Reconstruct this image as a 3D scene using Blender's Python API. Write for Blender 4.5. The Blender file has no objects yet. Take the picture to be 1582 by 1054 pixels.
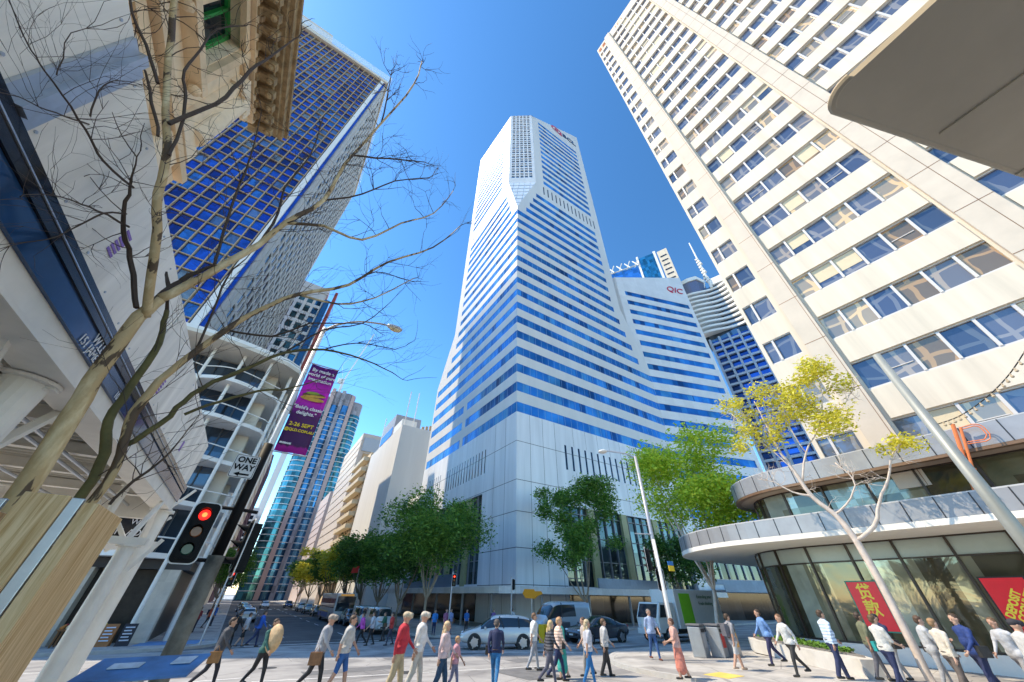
import bpy, bmesh, math, random
import numpy as np
from mathutils import Vector, Matrix
R=math.radians; PI=math.pi
random.seed(7); rng=np.random.default_rng(7)
sc=bpy.context.scene; COL=sc.collection
# ---------------- camera, sky, sun, exposure ----------------
CAMH=2.2
_az,_pi,_ro,_f=0.5767337494501875,0.6547609709367112,0.014203159159881382,515.2412938511108
fw=Vector((math.sin(_az)*math.cos(_pi),math.cos(_az)*math.cos(_pi),math.sin(_pi)))
rt=Vector((math.cos(_az),-math.sin(_az),0)); up=rt.cross(fw)
c_,s_=math.cos(_ro),math.sin(_ro)
r2=rt*c_+up*s_; u2=up*c_-rt*s_
cd=bpy.data.cameras.new('camera'); cam=bpy.data.objects.new('camera',cd); COL.objects.link(cam)
m3=Matrix((r2,u2,-fw)).transposed(); cam.matrix_world=Matrix.Translation((0,0,CAMH))@m3.to_4x4()
cd.sensor_width=36; cd.lens=_f/1582*36; cd.clip_start=.05; cd.clip_end=6000
sc.camera=cam
SUN_AZ,SUN_EL=R(-60),R(54.5)
w=bpy.data.worlds.new('World'); sc.world=w; w.use_nodes=True
nt=w.node_tree; nt.nodes.clear()
out=nt.nodes.new('ShaderNodeOutputWorld'); bg=nt.nodes.new('ShaderNodeBackground'); sky=nt.nodes.new('ShaderNodeTexSky')
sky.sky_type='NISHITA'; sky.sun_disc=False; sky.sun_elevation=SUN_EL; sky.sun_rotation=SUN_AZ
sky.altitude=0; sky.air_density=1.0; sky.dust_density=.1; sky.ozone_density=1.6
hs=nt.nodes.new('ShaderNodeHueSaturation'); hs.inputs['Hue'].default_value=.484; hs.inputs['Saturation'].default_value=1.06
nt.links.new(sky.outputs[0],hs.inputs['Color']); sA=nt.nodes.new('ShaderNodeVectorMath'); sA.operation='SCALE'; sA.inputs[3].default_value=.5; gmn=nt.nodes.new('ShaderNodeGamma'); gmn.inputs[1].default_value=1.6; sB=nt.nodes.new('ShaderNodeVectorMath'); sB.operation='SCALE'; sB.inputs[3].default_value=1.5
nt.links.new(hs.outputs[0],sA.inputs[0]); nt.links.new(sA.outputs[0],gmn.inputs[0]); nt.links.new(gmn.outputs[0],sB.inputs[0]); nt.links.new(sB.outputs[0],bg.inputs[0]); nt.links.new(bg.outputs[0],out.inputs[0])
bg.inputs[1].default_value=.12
sd=bpy.data.lights.new('sun','SUN'); sun=bpy.data.objects.new('sun',sd); COL.objects.link(sun)
sd.energy=2.5; sd.angle=R(.5); sd.color=(1,.85,.63)
sv=Vector((math.sin(SUN_AZ)*math.cos(SUN_EL),math.cos(SUN_AZ)*math.cos(SUN_EL),math.sin(SUN_EL)))
sun.rotation_euler=sv.to_track_quat('Z','Y').to_euler(); sun.location=(0,0,200)
sc.view_settings.view_transform='Standard'; sc.view_settings.look='None'; sc.view_settings.gamma=1
sc.view_settings.exposure=1.3
sc.cycles.max_bounces=8; sc.cycles.diffuse_bounces=6; sc.cycles.glossy_bounces=4; sc.cycles.transparent_max_bounces=12
sc.cycles.use_denoising=True; sc.cycles.sample_clamp_indirect=6

# ---------------- materials ----------------
_M={}
def mat(name,col,rough=.6,metal=0,var=.12,scale=3.,bump=0.,bscale=20.,emit=None,es=0,spec=.5,coat=0,streak=False,trans=0,cell=None,cellvar=.5,wavy=0.):
    """principled material; var = soft noise variation of the colour; cell=(x,y,z) panel size for per-panel variation"""
    if name in _M: return _M[name]
    m=bpy.data.materials.new(name); m.use_nodes=True; n=m.node_tree; N=n.nodes; L=n.links
    b=N['Principled BSDF']; b.inputs['Roughness'].default_value=rough; b.inputs['Metallic'].default_value=metal
    b.inputs['Specular IOR Level'].default_value=spec; b.inputs['Coat Weight'].default_value=coat
    b.inputs['Transmission Weight'].default_value=trans
    c=(*col,1); b.inputs['Base Color'].default_value=c
    tc=N.new('ShaderNodeTexCoord')
    last=None
    if var>0:
        mp=N.new('ShaderNodeMapping'); L.new(tc.outputs['Object'],mp.inputs[0])
        if streak: mp.inputs['Scale'].default_value=(1.6,1.6,.12)
        nz=N.new('ShaderNodeTexNoise'); nz.inputs['Scale'].default_value=scale; nz.inputs['Detail'].default_value=6; nz.inputs['Roughness'].default_value=.62
        L.new(mp.outputs[0],nz.inputs[0])
        mr=N.new('ShaderNodeMapRange'); mr.inputs[1].default_value=.3; mr.inputs[2].default_value=.7; mr.inputs[3].default_value=1-var; mr.inputs[4].default_value=1+var*.6
        L.new(nz.outputs[0],mr.inputs[0])
        mx=N.new('ShaderNodeMix'); mx.data_type='RGBA'; mx.blend_type='MULTIPLY'; mx.inputs[0].default_value=1
        mx.inputs[6].default_value=c; L.new(mr.outputs[0],mx.inputs[7]); last=mx.outputs[2]
    if cell:
        vm=N.new('ShaderNodeVectorMath'); vm.operation='DIVIDE'; vm.inputs[1].default_value=cell; L.new(tc.outputs['Object'],vm.inputs[0])
        ad=N.new('ShaderNodeVectorMath'); ad.operation='ADD'; ad.inputs[1].default_value=(.37,.41,.29); L.new(vm.outputs[0],ad.inputs[0])
        fl=N.new('ShaderNodeVectorMath'); fl.operation='FLOOR'; L.new(ad.outputs[0],fl.inputs[0])
        wn=N.new('ShaderNodeTexWhiteNoise'); L.new(fl.outputs[0],wn.inputs[0])
        mr=N.new('ShaderNodeMapRange'); mr.inputs[3].default_value=1-cellvar; mr.inputs[4].default_value=1+cellvar*.5; L.new(wn.outputs[0],mr.inputs[0])
        mx=N.new('ShaderNodeMix'); mx.data_type='RGBA'; mx.blend_type='MULTIPLY'; mx.inputs[0].default_value=1
        if last: L.new(last,mx.inputs[6])
        else: mx.inputs[6].default_value=c
        L.new(mr.outputs[0],mx.inputs[7]); last=mx.outputs[2]
    if last: L.new(last,b.inputs['Base Color'])
    if bump>0 or wavy>0:
        nz=N.new('ShaderNodeTexNoise'); nz.inputs['Scale'].default_value=bscale; nz.inputs['Detail'].default_value=5 if bump>0 else 1; L.new(tc.outputs['Object'],nz.inputs[0])
        bp=N.new('ShaderNodeBump'); bp.inputs['Strength'].default_value=bump or wavy; bp.inputs['Distance'].default_value=.02 if bump>0 else .1; L.new(nz.outputs[0],bp.inputs['Height']); L.new(bp.outputs[0],b.inputs['Normal'])
    if emit: b.inputs['Emission Color'].default_value=(*emit,1); b.inputs['Emission Strength'].default_value=es
    _M[name]=m; return m
def glassm(name,col,metal=.8,rough=.04,cell=(1.5,1.5,3.87),cv=.35,wavy=.05,bs=.25):
    return mat(name,col,rough=rough,metal=metal,var=.1,scale=.4,cell=cell,cellvar=cv,wavy=wavy,bscale=bs)

def panes(name,cols,cell,off=(.37,.41,.29),metal=.5,rough=.05,seam=0,refl_tone=.3,rs=.35,coat=.5,spec=.5):
    """window glass whose panes each take their own tone, with warped reflections painted in as blotches of tone"""
    m=bpy.data.materials.new(name); m.use_nodes=True; n=m.node_tree; N=n.nodes; L=n.links; b=N['Principled BSDF']
    tc=N.new('ShaderNodeTexCoord'); vm=N.new('ShaderNodeVectorMath'); vm.operation='DIVIDE'; vm.inputs[1].default_value=cell; L.new(tc.outputs['Object'],vm.inputs[0])
    ad=N.new('ShaderNodeVectorMath'); ad.operation='ADD'; ad.inputs[1].default_value=off; L.new(vm.outputs[0],ad.inputs[0]); fl=N.new('ShaderNodeVectorMath'); fl.operation='FLOOR'; L.new(ad.outputs[0],fl.inputs[0])
    wn=N.new('ShaderNodeTexWhiteNoise'); L.new(fl.outputs[0],wn.inputs[0]); cr=N.new('ShaderNodeValToRGB'); cr.color_ramp.interpolation='CONSTANT'; e=cr.color_ramp.elements
    e[0].position=0; e[0].color=(*cols[0][1],1); e[1].position=cols[1][0]; e[1].color=(*cols[1][1],1)
    for p,c in cols[2:]: x=e.new(p); x.color=(*c,1)
    L.new(wn.outputs[0],cr.inputs[0])
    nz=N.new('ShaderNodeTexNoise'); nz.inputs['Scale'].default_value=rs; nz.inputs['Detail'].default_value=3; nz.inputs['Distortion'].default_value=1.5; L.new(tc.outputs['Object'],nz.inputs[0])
    mr=N.new('ShaderNodeMapRange'); mr.inputs[1].default_value=.35; mr.inputs[2].default_value=.65; mr.inputs[3].default_value=1-refl_tone; mr.inputs[4].default_value=1+refl_tone; L.new(nz.outputs[0],mr.inputs[0])  # noise paints lighter and darker reflections into the pane colour
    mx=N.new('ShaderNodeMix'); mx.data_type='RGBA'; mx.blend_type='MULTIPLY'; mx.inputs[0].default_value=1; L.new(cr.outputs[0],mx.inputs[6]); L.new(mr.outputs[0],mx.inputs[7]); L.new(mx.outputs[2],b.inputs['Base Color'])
    b.inputs['Metallic'].default_value=metal; b.inputs['Roughness'].default_value=rough; b.inputs['Specular IOR Level'].default_value=spec; b.inputs['Coat Weight'].default_value=coat; b.inputs['Coat Roughness'].default_value=.02
    bp=N.new('ShaderNodeBump'); bp.inputs['Strength'].default_value=.14; bp.inputs['Distance'].default_value=.1; L.new(nz.outputs[0],bp.inputs['Height']); L.new(bp.outputs[0],b.inputs['Normal']); return m

# ---------------- mesh builder ----------------
class MB:
    def __init__(s): s.v=[]; s.f=[]; s.mi=[]
    def add(s,vs,fs,mi=0):
        o=len(s.v); s.v.extend([tuple(v) for v in vs]); s.f.extend([tuple(i+o for i in f) for f in fs]); s.mi.extend([mi]*len(fs)); return s
    def quad(s,a,b,c,d,mi=0): return s.add([a,b,c,d],[(0,1,2,3)],mi)
    def box(s,x0,x1,y0,y1,z0,z1,mi=0):
        if x0>x1:x0,x1=x1,x0
        if y0>y1:y0,y1=y1,y0
        v=[(x,y,z) for z in (z0,z1) for x,y in ((x0,y0),(x1,y0),(x1,y1),(x0,y1))]
        return s.add(v,[(3,2,1,0),(4,5,6,7),(0,1,5,4),(1,2,6,5),(2,3,7,6),(3,0,4,7)],mi)
    def obox(s,O,U,V,W,mi=0):
        O,U,V,W=map(Vector,(O,U,V,W)); v=[O,O+U,O+U+V,O+V,O+W,O+U+W,O+U+V+W,O+V+W]
        f=[(3,2,1,0),(4,5,6,7),(0,1,5,4),(1,2,6,5),(2,3,7,6),(3,0,4,7)]
        if U.cross(V).dot(W)<0: f=[tuple(reversed(q)) for q in f]
        return s.add(v,f,mi)
    def prism(s,poly,z0,z1,mi=0,cap=True):
        n=len(poly); a=sum(poly[i][0]*poly[(i+1)%n][1]-poly[(i+1)%n][0]*poly[i][1] for i in range(n))
        if a<0: poly=poly[::-1]
        z1s=z1 if hasattr(z1,'__len__') else [z1]*n
        v=[(p[0],p[1],z0) for p in poly]+[(p[0],p[1],z1s[i]) for i,p in enumerate(poly)]
        f=[(i,(i+1)%n,n+(i+1)%n,n+i) for i in range(n)]
        if cap: f+= [tuple(range(n-1,-1,-1)),tuple(range(n,2*n))]
        return s.add(v,f,mi)
    def tube(s,pts,rad,n=8,mi=0,cap=True):
        pts=[Vector(p) for p in pts]; rad=rad if hasattr(rad,'__len__') else [rad]*len(pts)
        vs=[];fs=[]; prev=None
        for i,p in enumerate(pts):
            d=(pts[min(i+1,len(pts)-1)]-pts[max(i-1,0)]); d=d.normalized() if d.length>1e-9 else Vector((0,0,1))
            if prev is None: a=d.orthogonal().normalized()
            else:
                a=prev-d*prev.dot(d); a=a.normalized() if a.length>1e-6 else d.orthogonal().normalized()
            prev=a; b=d.cross(a)
            for k in range(n):
                t=2*PI*k/n; vs.append(p+(a*math.cos(t)+b*math.sin(t))*rad[i])
        for i in range(len(pts)-1):
            for k in range(n): fs.append((i*n+k,i*n+(k+1)%n,(i+1)*n+(k+1)%n,(i+1)*n+k))
        if cap: fs.append(tuple(range(n-1,-1,-1))); fs.append(tuple((len(pts)-1)*n+k for k in range(n)))
        return s.add(vs,fs,mi)
    def cyl(s,c,r,z0,z1,n=16,mi=0): return s.tube([(c[0],c[1],z0),(c[0],c[1],z1)],r,n,mi)
    def sph(s,c,r,n=10,m=7,mi=0,sx=1,sy=1,sz=1):
        vs=[(c[0],c[1],c[2]+r*sz)]; fs=[]
        for j in range(1,m):
            t=PI*j/m
            for k in range(n): p=2*PI*k/n; vs.append((c[0]+r*sx*math.sin(t)*math.cos(p),c[1]+r*sy*math.sin(t)*math.sin(p),c[2]+r*sz*math.cos(t)))
        vs.append((c[0],c[1],c[2]-r*sz)); L=len(vs)-1
        for k in range(n): fs.append((0,1+k,1+(k+1)%n)); fs.append((L,1+(m-2)*n+(k+1)%n,1+(m-2)*n+k))
        for j in range(m-2):
            for k in range(n): a=1+j*n+k; b=1+j*n+(k+1)%n; fs.append((a,a+n,b+n,b))
        return s.add(vs,fs,mi)
    def build(s,name,m,parent=None,smooth=False,bevel=0):
        me=bpy.data.meshes.new(name); me.from_pydata(s.v,[],s.f)
        for x in (m if isinstance(m,(list,tuple)) else [m]): me.materials.append(x)
        if any(s.mi): me.polygons.foreach_set('material_index',s.mi)
        if smooth: me.polygons.foreach_set('use_smooth',[True]*len(me.polygons))
        me.update(); o=bpy.data.objects.new(name,me); COL.objects.link(o)
        if parent is not None: o.parent=parent; o.matrix_parent_inverse=parent_inv(parent)
        if bevel>0:
            b=o.modifiers.new('b','BEVEL'); b.width=bevel; b.segments=2; b.limit_method='ANGLE'; b.harden_normals=False
        return o
def parent_inv(p):
    M=Matrix.LocRotScale(p.location,p.rotation_euler,p.scale)
    q=p.parent
    return M.inverted() if q is None else (parent_world(p)).inverted()
def parent_world(p):
    M=Matrix.LocRotScale(p.location,p.rotation_euler,p.scale)
    if p.parent is None: return M
    return parent_world(p.parent)@p.matrix_parent_inverse@M
def tag(o,label=None,cat=None,group=None,kind=None):
    if label: o['label']=label
    if cat: o['category']=cat
    if group: o['group']=group
    if kind: o['kind']=kind
    return o
def thing(name,label,cat,loc=(0,0,0),rz=0,group=None):
    o=bpy.data.objects.new(name,None); o.empty_display_size=.3; COL.objects.link(o); o.location=loc; o.rotation_euler=(0,0,rz)
    return tag(o,label,cat,group)
def lpart(mb,name,m,root,**k):
    """build a mesh given in the thing's own local coordinates"""
    o=mb.build(name,m,None,**k); o.parent=root; return o
def kids(o): return [c for c in COL.objects if c.parent==o]
def dup(root,loc,rz=0,label=None,sc_=None,group=None):
    _k={}
    for c in COL.objects:
        if c.parent: _k.setdefault(c.parent.name,[]).append(c)
    def cp(o,par):
        c=o.copy(); COL.objects.link(c)
        if par is not None: c.parent=par; c.matrix_parent_inverse=o.matrix_parent_inverse.copy()
        for q in _k.get(o.name,[]): cp(q,c)
        return c
    r=cp(root,None); r.location=loc; r.rotation_euler=(0,0,rz)
    if sc_: r.scale=sc_ if hasattr(sc_,'__len__') else (sc_,)*3
    if label: r['label']=label
    if group: r['group']=group
    return r
def facade(mb,O,U,N,us,zs,holes,depth,warp=None,mi=0):
    """wall sheet in plane O+u*U+z*Z with rectangular openings; reveals go 'depth' inward (against N)"""
    O,U,N=Vector(O),Vector(U),Vector(N); Z=Vector((0,0,1))
    us=sorted(set([round(u,4) for u in us]+[round(u,4) for h in holes for u in h[:2]]))
    zs=sorted(set([round(z,4) for z in zs]+[round(z,4) for h in holes for z in h[2:]]))
    def P(u,z,d=0):
        if warp: u,z=warp(u,z)
        return O+U*u+Z*z-N*d
    H=set()
    import bisect
    for h in holes:
        h=[round(x,4) for x in h]
        for i in range(bisect.bisect_left(us,h[0]),bisect.bisect_left(us,h[1])):
            for j in range(bisect.bisect_left(zs,h[2]),bisect.bisect_left(zs,h[3])): H.add((i,j))
    flip=U.cross(Z).dot(N)<0
    def q(a,b,c,d):
        if (a-b).length<1e-5 and (c-d).length<1e-5: return
        if (b-c).length<1e-5 and (a-d).length<1e-5: return
        mb.quad(*((d,c,b,a) if flip else (a,b,c,d)),mi)
    for i in range(len(us)-1):
        for j in range(len(zs)-1):
            u0,u1,z0,z1=us[i],us[i+1],zs[j],zs[j+1]
            if (i,j) in H:
                if (i-1,j) not in H: q(P(u0,z0),P(u0,z0,depth),P(u0,z1,depth),P(u0,z1))
                if (i+1,j) not in H: q(P(u1,z0,depth),P(u1,z0),P(u1,z1),P(u1,z1,depth))
                if (i,j-1) not in H: q(P(u0,z0),P(u1,z0),P(u1,z0,depth),P(u0,z0,depth))
                if (i,j+1) not in H: q(P(u0,z1,depth),P(u1,z1,depth),P(u1,z1),P(u0,z1))
            else: q(P(u0,z0),P(u1,z0),P(u1,z1),P(u0,z1))
    return mb
def text(s,size,loc,xdir,ydir,m,name='lettering',parent=None,ext=.01,align='CENTER',shear=0,sx=1,bold=0):
    """real solid lettering: font curve turned to mesh, laid with its own x and y directions"""
    cu=bpy.data.curves.new(name,'FONT'); cu.body=s; cu.size=size; cu.extrude=ext; cu.align_x=align; cu.align_y='CENTER'; cu.shear=shear; cu.offset=bold; cu.resolution_u=3
    t=bpy.data.objects.new(name,cu); COL.objects.link(t)
    dg=bpy.context.evaluated_depsgraph_get(); me=bpy.data.meshes.new_from_object(t.evaluated_get(dg)); bpy.data.objects.remove(t)
    X=Vector(xdir).normalized(); Y=Vector(ydir).normalized(); Zd=X.cross(Y).normalized()
    M=Matrix((X*sx,Y,Zd)).transposed().to_4x4(); M.translation=Vector(loc); me.transform(M)
    me.materials.clear(); me.materials.append(m)
    o=bpy.data.objects.new(name,me); COL.objects.link(o)
    if parent is not None: o.parent=parent; o.matrix_parent_inverse=parent_inv(parent)
    return o
# ---------------- ground, roads, footpaths ----------------
asph=mat('asphalt',(.11,.112,.118),rough=.85,var=.22,scale=1.2,bump=.35,bscale=60)
asph2=mat('worn_asphalt',(.37,.36,.35),rough=.9,var=.16,scale=.9,bump=.3,bscale=50)
pave=mat('footpath_paving',(.48,.46,.43),rough=.85,var=.14,scale=2,cell=(.6,.6,9),cellvar=.12,bump=.2,bscale=30)
kerbm=mat('kerb_stone',(.46,.45,.43),rough=.8,var=.15,scale=3,bump=.2,bscale=30)
paint=mat('road_paint',(.78,.78,.76),rough=.6,var=.18,scale=6)
def stain(m,sc_=.25):
    n=m.node_tree; N=n.nodes; L=n.links; b=N['Principled BSDF']; src=b.inputs['Base Color'].links[0].from_socket; tc=N.new('ShaderNodeTexCoord')
    nz=N.new('ShaderNodeTexNoise'); nz.inputs['Scale'].default_value=sc_; nz.inputs['Detail'].default_value=7; nz.inputs['Distortion'].default_value=.8; L.new(tc.outputs['Object'],nz.inputs[0]); cr=N.new('ShaderNodeValToRGB'); cr.color_ramp.elements[0].position=.40; cr.color_ramp.elements[0].color=(.55,.55,.57,1); cr.color_ramp.elements[1].position=.53; cr.color_ramp.elements[1].color=(1,1,1,1); L.new(nz.outputs[0],cr.inputs[0])
    n2=N.new('ShaderNodeTexVoronoi'); n2.feature='DISTANCE_TO_EDGE'; n2.inputs['Scale'].default_value=.55; L.new(tc.outputs['Object'],n2.inputs[0]); c2=N.new('ShaderNodeValToRGB'); c2.color_ramp.elements[0].position=.004; c2.color_ramp.elements[0].color=(.55,.55,.56,1); c2.color_ramp.elements[1].position=.012; c2.color_ramp.elements[1].color=(1,1,1,1); L.new(n2.outputs['Distance'],c2.inputs[0])
    for x in (cr,c2):
        mx=N.new('ShaderNodeMix'); mx.data_type='RGBA'; mx.blend_type='MULTIPLY'; mx.inputs[0].default_value=.8; L.new(src,mx.inputs[6]); L.new(x.outputs[0],mx.inputs[7]); src=mx.outputs[2]
    L.new(src,b.inputs['Base Color'])
stain(asph2,.35); stain(asph,.2); stain(pave,.5)
gm=mat('ground_soil',(.2,.19,.18),rough=.95,var=.2,scale=.3)
def G(y): return 0. if y<10 else (-(y-10)*.022 if y<40 else -.66)   # the street falls away gently
def split(y0,y1):
    ys=[y0]+[y for y in (10.,40.) if y0<y<y1]+[y1]; return zip(ys[:-1],ys[1:])
def sheet(mb,x0,x1,y0,y1,dz):
    for a,b in split(y0,y1): mb.quad((x0,a,G(a)+dz),(x1,a,G(a)+dz),(x1,b,G(b)+dz),(x0,b,G(b)+dz))
    return mb
def slab(mb,poly,dz=.13,base=-.1):
    n=len(poly); a=sum(poly[i][0]*poly[(i+1)%n][1]-poly[(i+1)%n][0]*poly[i][1] for i in range(n))
    if a<0: poly=poly[::-1]
    v=[(p[0],p[1],G(p[1])+base) for p in poly]+[(p[0],p[1],G(p[1])+dz) for p in poly]
    mb.add(v,[(i,(i+1)%n,n+(i+1)%n,n+i) for i in range(n)]+[tuple(range(n,2*n))])
def S(o): return tag(o,kind='structure')
S(sheet(MB(),-1500,1500,-1500,1500,-.05).build('ground',gm))
S(sheet(MB(),-3,22,-60,17,-.004).build('road',asph2)); S(sheet(MB(),-3,22,32.6,700,-.004).build('road',asph))
S(sheet(MB(),-300,300,17,32.6,0).build('crossing_road',asph2))
def arc(cx,cy,r,a0,a1,n=10): return [(cx+r*math.cos(R(a0+(a1-a0)*i/n)),cy+r*math.sin(R(a0+(a1-a0)*i/n))) for i in range(n+1)]
def kerb(mb,path,w=.16):
    for (a,b) in zip(path[:-1],path[1:]):
        for (y0,y1) in ([(a[1],b[1])] if not (min(a[1],b[1])<40<max(a[1],b[1])) else [(a[1],40),(40,b[1])]):
            t0=0 if abs(b[1]-a[1])<1e-6 else (y0-a[1])/(b[1]-a[1]); t1=1 if abs(b[1]-a[1])<1e-6 else (y1-a[1])/(b[1]-a[1])
            p=Vector((a[0]+(b[0]-a[0])*t0,y0,G(y0)-.02)); q=Vector((a[0]+(b[0]-a[0])*t1,y1,G(y1)-.02)); d=(q-p).normalized(); n=Vector((-d.y,d.x,0))*w
            mb.obox(p-d*.01-n*.15,(q-p)+d*.02,n*1.15,Vector((0,0,.157)))
fl=33.0; nl=17.6
def corner(name,rect_far,c):
    pass
fp=MB(); kb=MB()
c1=arc(-2.9,fl+3.0,3.0,270,360); slab(fp,[(-300,fl)]+c1+[(.1,40),(-300,40)]); slab(fp,[(-300,40),(.1,40),(.1,700),(-300,700)]); kerb(kb,[(-300,fl)]+c1+[(.1,700)])
S(fp.build('footpath',pave)); fp=MB()
c2=arc(17.6,fl+3.1,3.1,180,270); slab(fp,[(14.5,40)]+c2+[(300,fl),(300,40)]); slab(fp,[(14.5,40),(300,40),(300,700),(14.5,700)]); kerb(kb,[(14.5,700)]+c2+[(300,fl)])
S(fp.build('footpath',pave)); fp=MB()
c3=arc(20.9,nl-7.2,7.2,90,180,14); slab(fp,[(300,nl)]+c3+[(13.7,10),(300,10)]); slab(fp,[(13.7,10),(13.7,-60),(300,-60),(300,10)]); kerb(kb,[(300,nl)]+c3+[(13.7,-60)])
S(fp.build('footpath',pave)); fp=MB()
c4=arc(-2.4,nl-1.8-3,3.0,0,90); slab(fp,[(-300,10),(.6,10)]+c4+[(-300,nl-1.8)]); slab(fp,[(-300,-60),(.6,-60),(.6,10),(-300,10)]); kerb(kb,[(.6,-60)]+c4+[(-300,nl-1.8)])
S(fp.build('footpath',pave)); S(kb.build('kerb',kerbm))
mk=MB()
def stripe(a,b,w=.12):
    d=Vector((b[0]-a[0],b[1]-a[1],0)).normalized(); n=Vector((-d.y,d.x,0))*w/2
    P=[Vector((p[0],p[1],0)) for p in (a,b)]
    q=[P[0]-n,P[1]-n,P[1]+n,P[0]+n]
    for v in q: v.z=G(v.y)+.005
    mk.quad(*q)
stripe((1.5,18.2),(13.2,15.4)); stripe((-14,19.5),(1.5,19.3)); stripe((2.5,29.2),(17.5,18.6),.14); stripe((1.0,33.6),(13.8,33.6),.3)
stripe((1.0,36.2),(13.8,36.2),.12)
for i in range(12):
    stripe((4.6,41+i*7),(4.6,44+i*7)); stripe((9.4,41+i*7),(9.4,44+i*7))
for i in range(8): stripe((1.6+i*1.6,110),(1.6+i*1.6,114),.6)
stripe((20,25.2),(60,25.2),.12); stripe((-40,25.2),(-4,25.2),.12); stripe((16.6,18.9),(16.8,21.5),.14); stripe((16.8,21.5),(20,20.6),.12)
S(mk.build('road_markings',paint))
pt=MB()
def patch(x0,y0,w,l,z=.0045): pt.quad((x0,y0,G(y0)+z),(x0+w,y0-.1,G(y0-.1)+z),(x0+w+.1,y0+l,G(y0+l)+z),(x0,y0+l,G(y0+l)+z))
patch(3.2,18.6,3.4,1.1); patch(9.5,13.2,1.6,2.6); patch(7.2,21.5,5.5,.9); patch(-2.5,20.5,2.4,1.5); patch(11.8,17.2,1.2,1.2); patch(17.5,19.2,6,.8)
S(pt.build('road_patches',mat('asphalt_patch',(.17,.17,.175),rough=.9,var=.25,scale=2,bump=.4,bscale=60)))
iron=mat('cast_iron',(.09,.085,.08),rough=.6,metal=.4,var=.4,scale=8)
for i,(x,y) in enumerate(((6.6,17.2),(11.6,15.2),(2.2,21.6),(15.4,20.2))):
    m=MB(); m.tube([(x,y,G(y)+.004),(x,y,G(y)+.012)],[.34,.33],24); o=tag(m.build('manhole_cover',iron),['round iron manhole cover in the open crossing before the red jacket','round iron manhole cover near the corner kerb','round iron manhole cover at the left of the crossing','round iron manhole cover beside the kerb tip'][i],'manhole cover')
blu=mat('blue_pavement_paint',(.10,.25,.5),rough=.7,var=.2,scale=3)
b_=MB(); slab(b_,[(-4.2,35.6),(-1.0,35.6),(-.6,39.5),(-4.0,39.5)],.136,.12); S(b_.build('bus_zone_paint',blu))
yl=mat('tactile_yellow',(.75,.55,.12),rough=.7,var=.15)
tag(MB().box(14.6,15.6,9.0,9.9,.128,.137).build('tactile_paving',yl),kind='structure')
# ---------------- white banded tower ----------------
wht=mat('white_panel',(.66,.64,.61),rough=.45,var=.07,scale=.25,streak=True)
wht2=mat('white_panel_cool',(.74,.73,.72),rough=.4,var=.08,scale=.4,cell=(2.6,2.6,6),cellvar=.05)
gbl=panes('blue_ribbon_glass',[(0,(.03,.19,.52)),(.34,(.045,.24,.58)),(.6,(.022,.15,.43)),(.8,(.07,.28,.56)),(.93,(.015,.08,.24))],(1.5,1.5,3.87),metal=.3,rough=.06,refl_tone=.35,rs=.1,spec=.12,coat=0)
gdk=glassm('dark_slot_glass',(.03,.05,.08),metal=.5,rough=.08)
mul=mat('blue_mullion',(.16,.30,.5),rough=.4,var=0)
fr=mat('dark_frame',(.05,.05,.055),rough=.4,metal=.3,var=0)
stone=mat('pale_granite',(.76,.76,.77),rough=.35,var=.14,scale=.5,streak=True,cell=(3.1,3.1,50),cellvar=.09)
t1=thing('striped_tower','tallest white skyscraper with blue glass stripes and a cut glazed corner','skyscraper',(46,58,0))
CX0,CY0=28.3,41.8
def uLmin(z): return 0 if z<=88 else (5.1*(z-88)/21 if z<109 else 5.1)
def uLmax(z): return 40.2 if z<=49 else (40.2-7.2*(z-49)/15 if z<64 else 33.0)
def uRmin(z): return 0 if z<=88 else (7.2*(z-88)/21 if z<109 else 7.2)
def uRmax(z): return 41.6 if z<=50 else (41.6-6*(z-50)/18 if z<68 else 35.6)
def ztopL(u): return 165.5+(u-5.1)/28*11.5
def ztopR(u): return 165.5+(u-7.2)/28.4*19
def mkwarp(mn,mx,zt):
    def f(u,z):
        if z>166.5:   # roof row
            u=min(max(u,mn(120)),mx(120)); return u,zt(u)
        return min(max(u,mn(z)),mx(z)),z
    return f
bandz=[(26.45+3.87*k,28.25+3.87*k+(.25 if k>14 else 0),k) for k in list(range(0,20))+list(range(22,36))]
def bands(mn,mx,side):
    H=[]
    for z0,z1,k in bandz:
        a=0 if k<15 else (mn((z0+z1)/2)+2.6 if k<20 else mn(z0)+(3.4 if side=='R' else 4.2))
        if 15<=k<=15: a=.0
        m=mx(z1); 
        if side=='L': b=m-(.9 if k<6 else (4.6 if k<9 else 3.2))
        else: b=m if k<6 else m-3.3
        if side=='L' and k in (1,2): H+= [(a,19.4,z0,z1),(21.0,b,z0,z1)]
        elif side=='L' and k==0: H+=[(a,19.9,z0,z1),(21.3,b,z0,z1)]
        else: H.append((a,b,z0,z1))
    return H
HL=bands(uLmin,uLmax,'L'); HR=bands(uRmin,uRmax,'R')
slL=[(6+i*1.72,6.35+i*1.72,104.6,109.4) for i in range(14)]; slR=[(10.2+i*1.72,10.65+i*1.72,104.6,109.4) for i in range(14)]
lowL=[(9.6+i*1.12,9.95+i*1.12,18.8,22.9) for i in range(15)]+[(29+i*1.12,29.3+i*1.12,18.8,22.9) for i in range(6)]
lowR=[(9.8+i*1.53,10.25+i*1.53,18.8,22.9) for i in range(15)]
bayL=[(10.0,39,3.6,15.6)]; bayR=[(8.5,38,3.4,13.4)]
base=[0,3.2,9.5,10.1,11.6,15.6,21.5,26.45,49,50,64,68,88,109,166,170]
w1=MB()
facade(w1,(CX0,CY0,0),(0,1,0),(-1,0,0),[0,5.1,33,40.2],[26.45]+base[7:],HL+slL,.035,mkwarp(uLmin,uLmax,ztopL))
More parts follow.
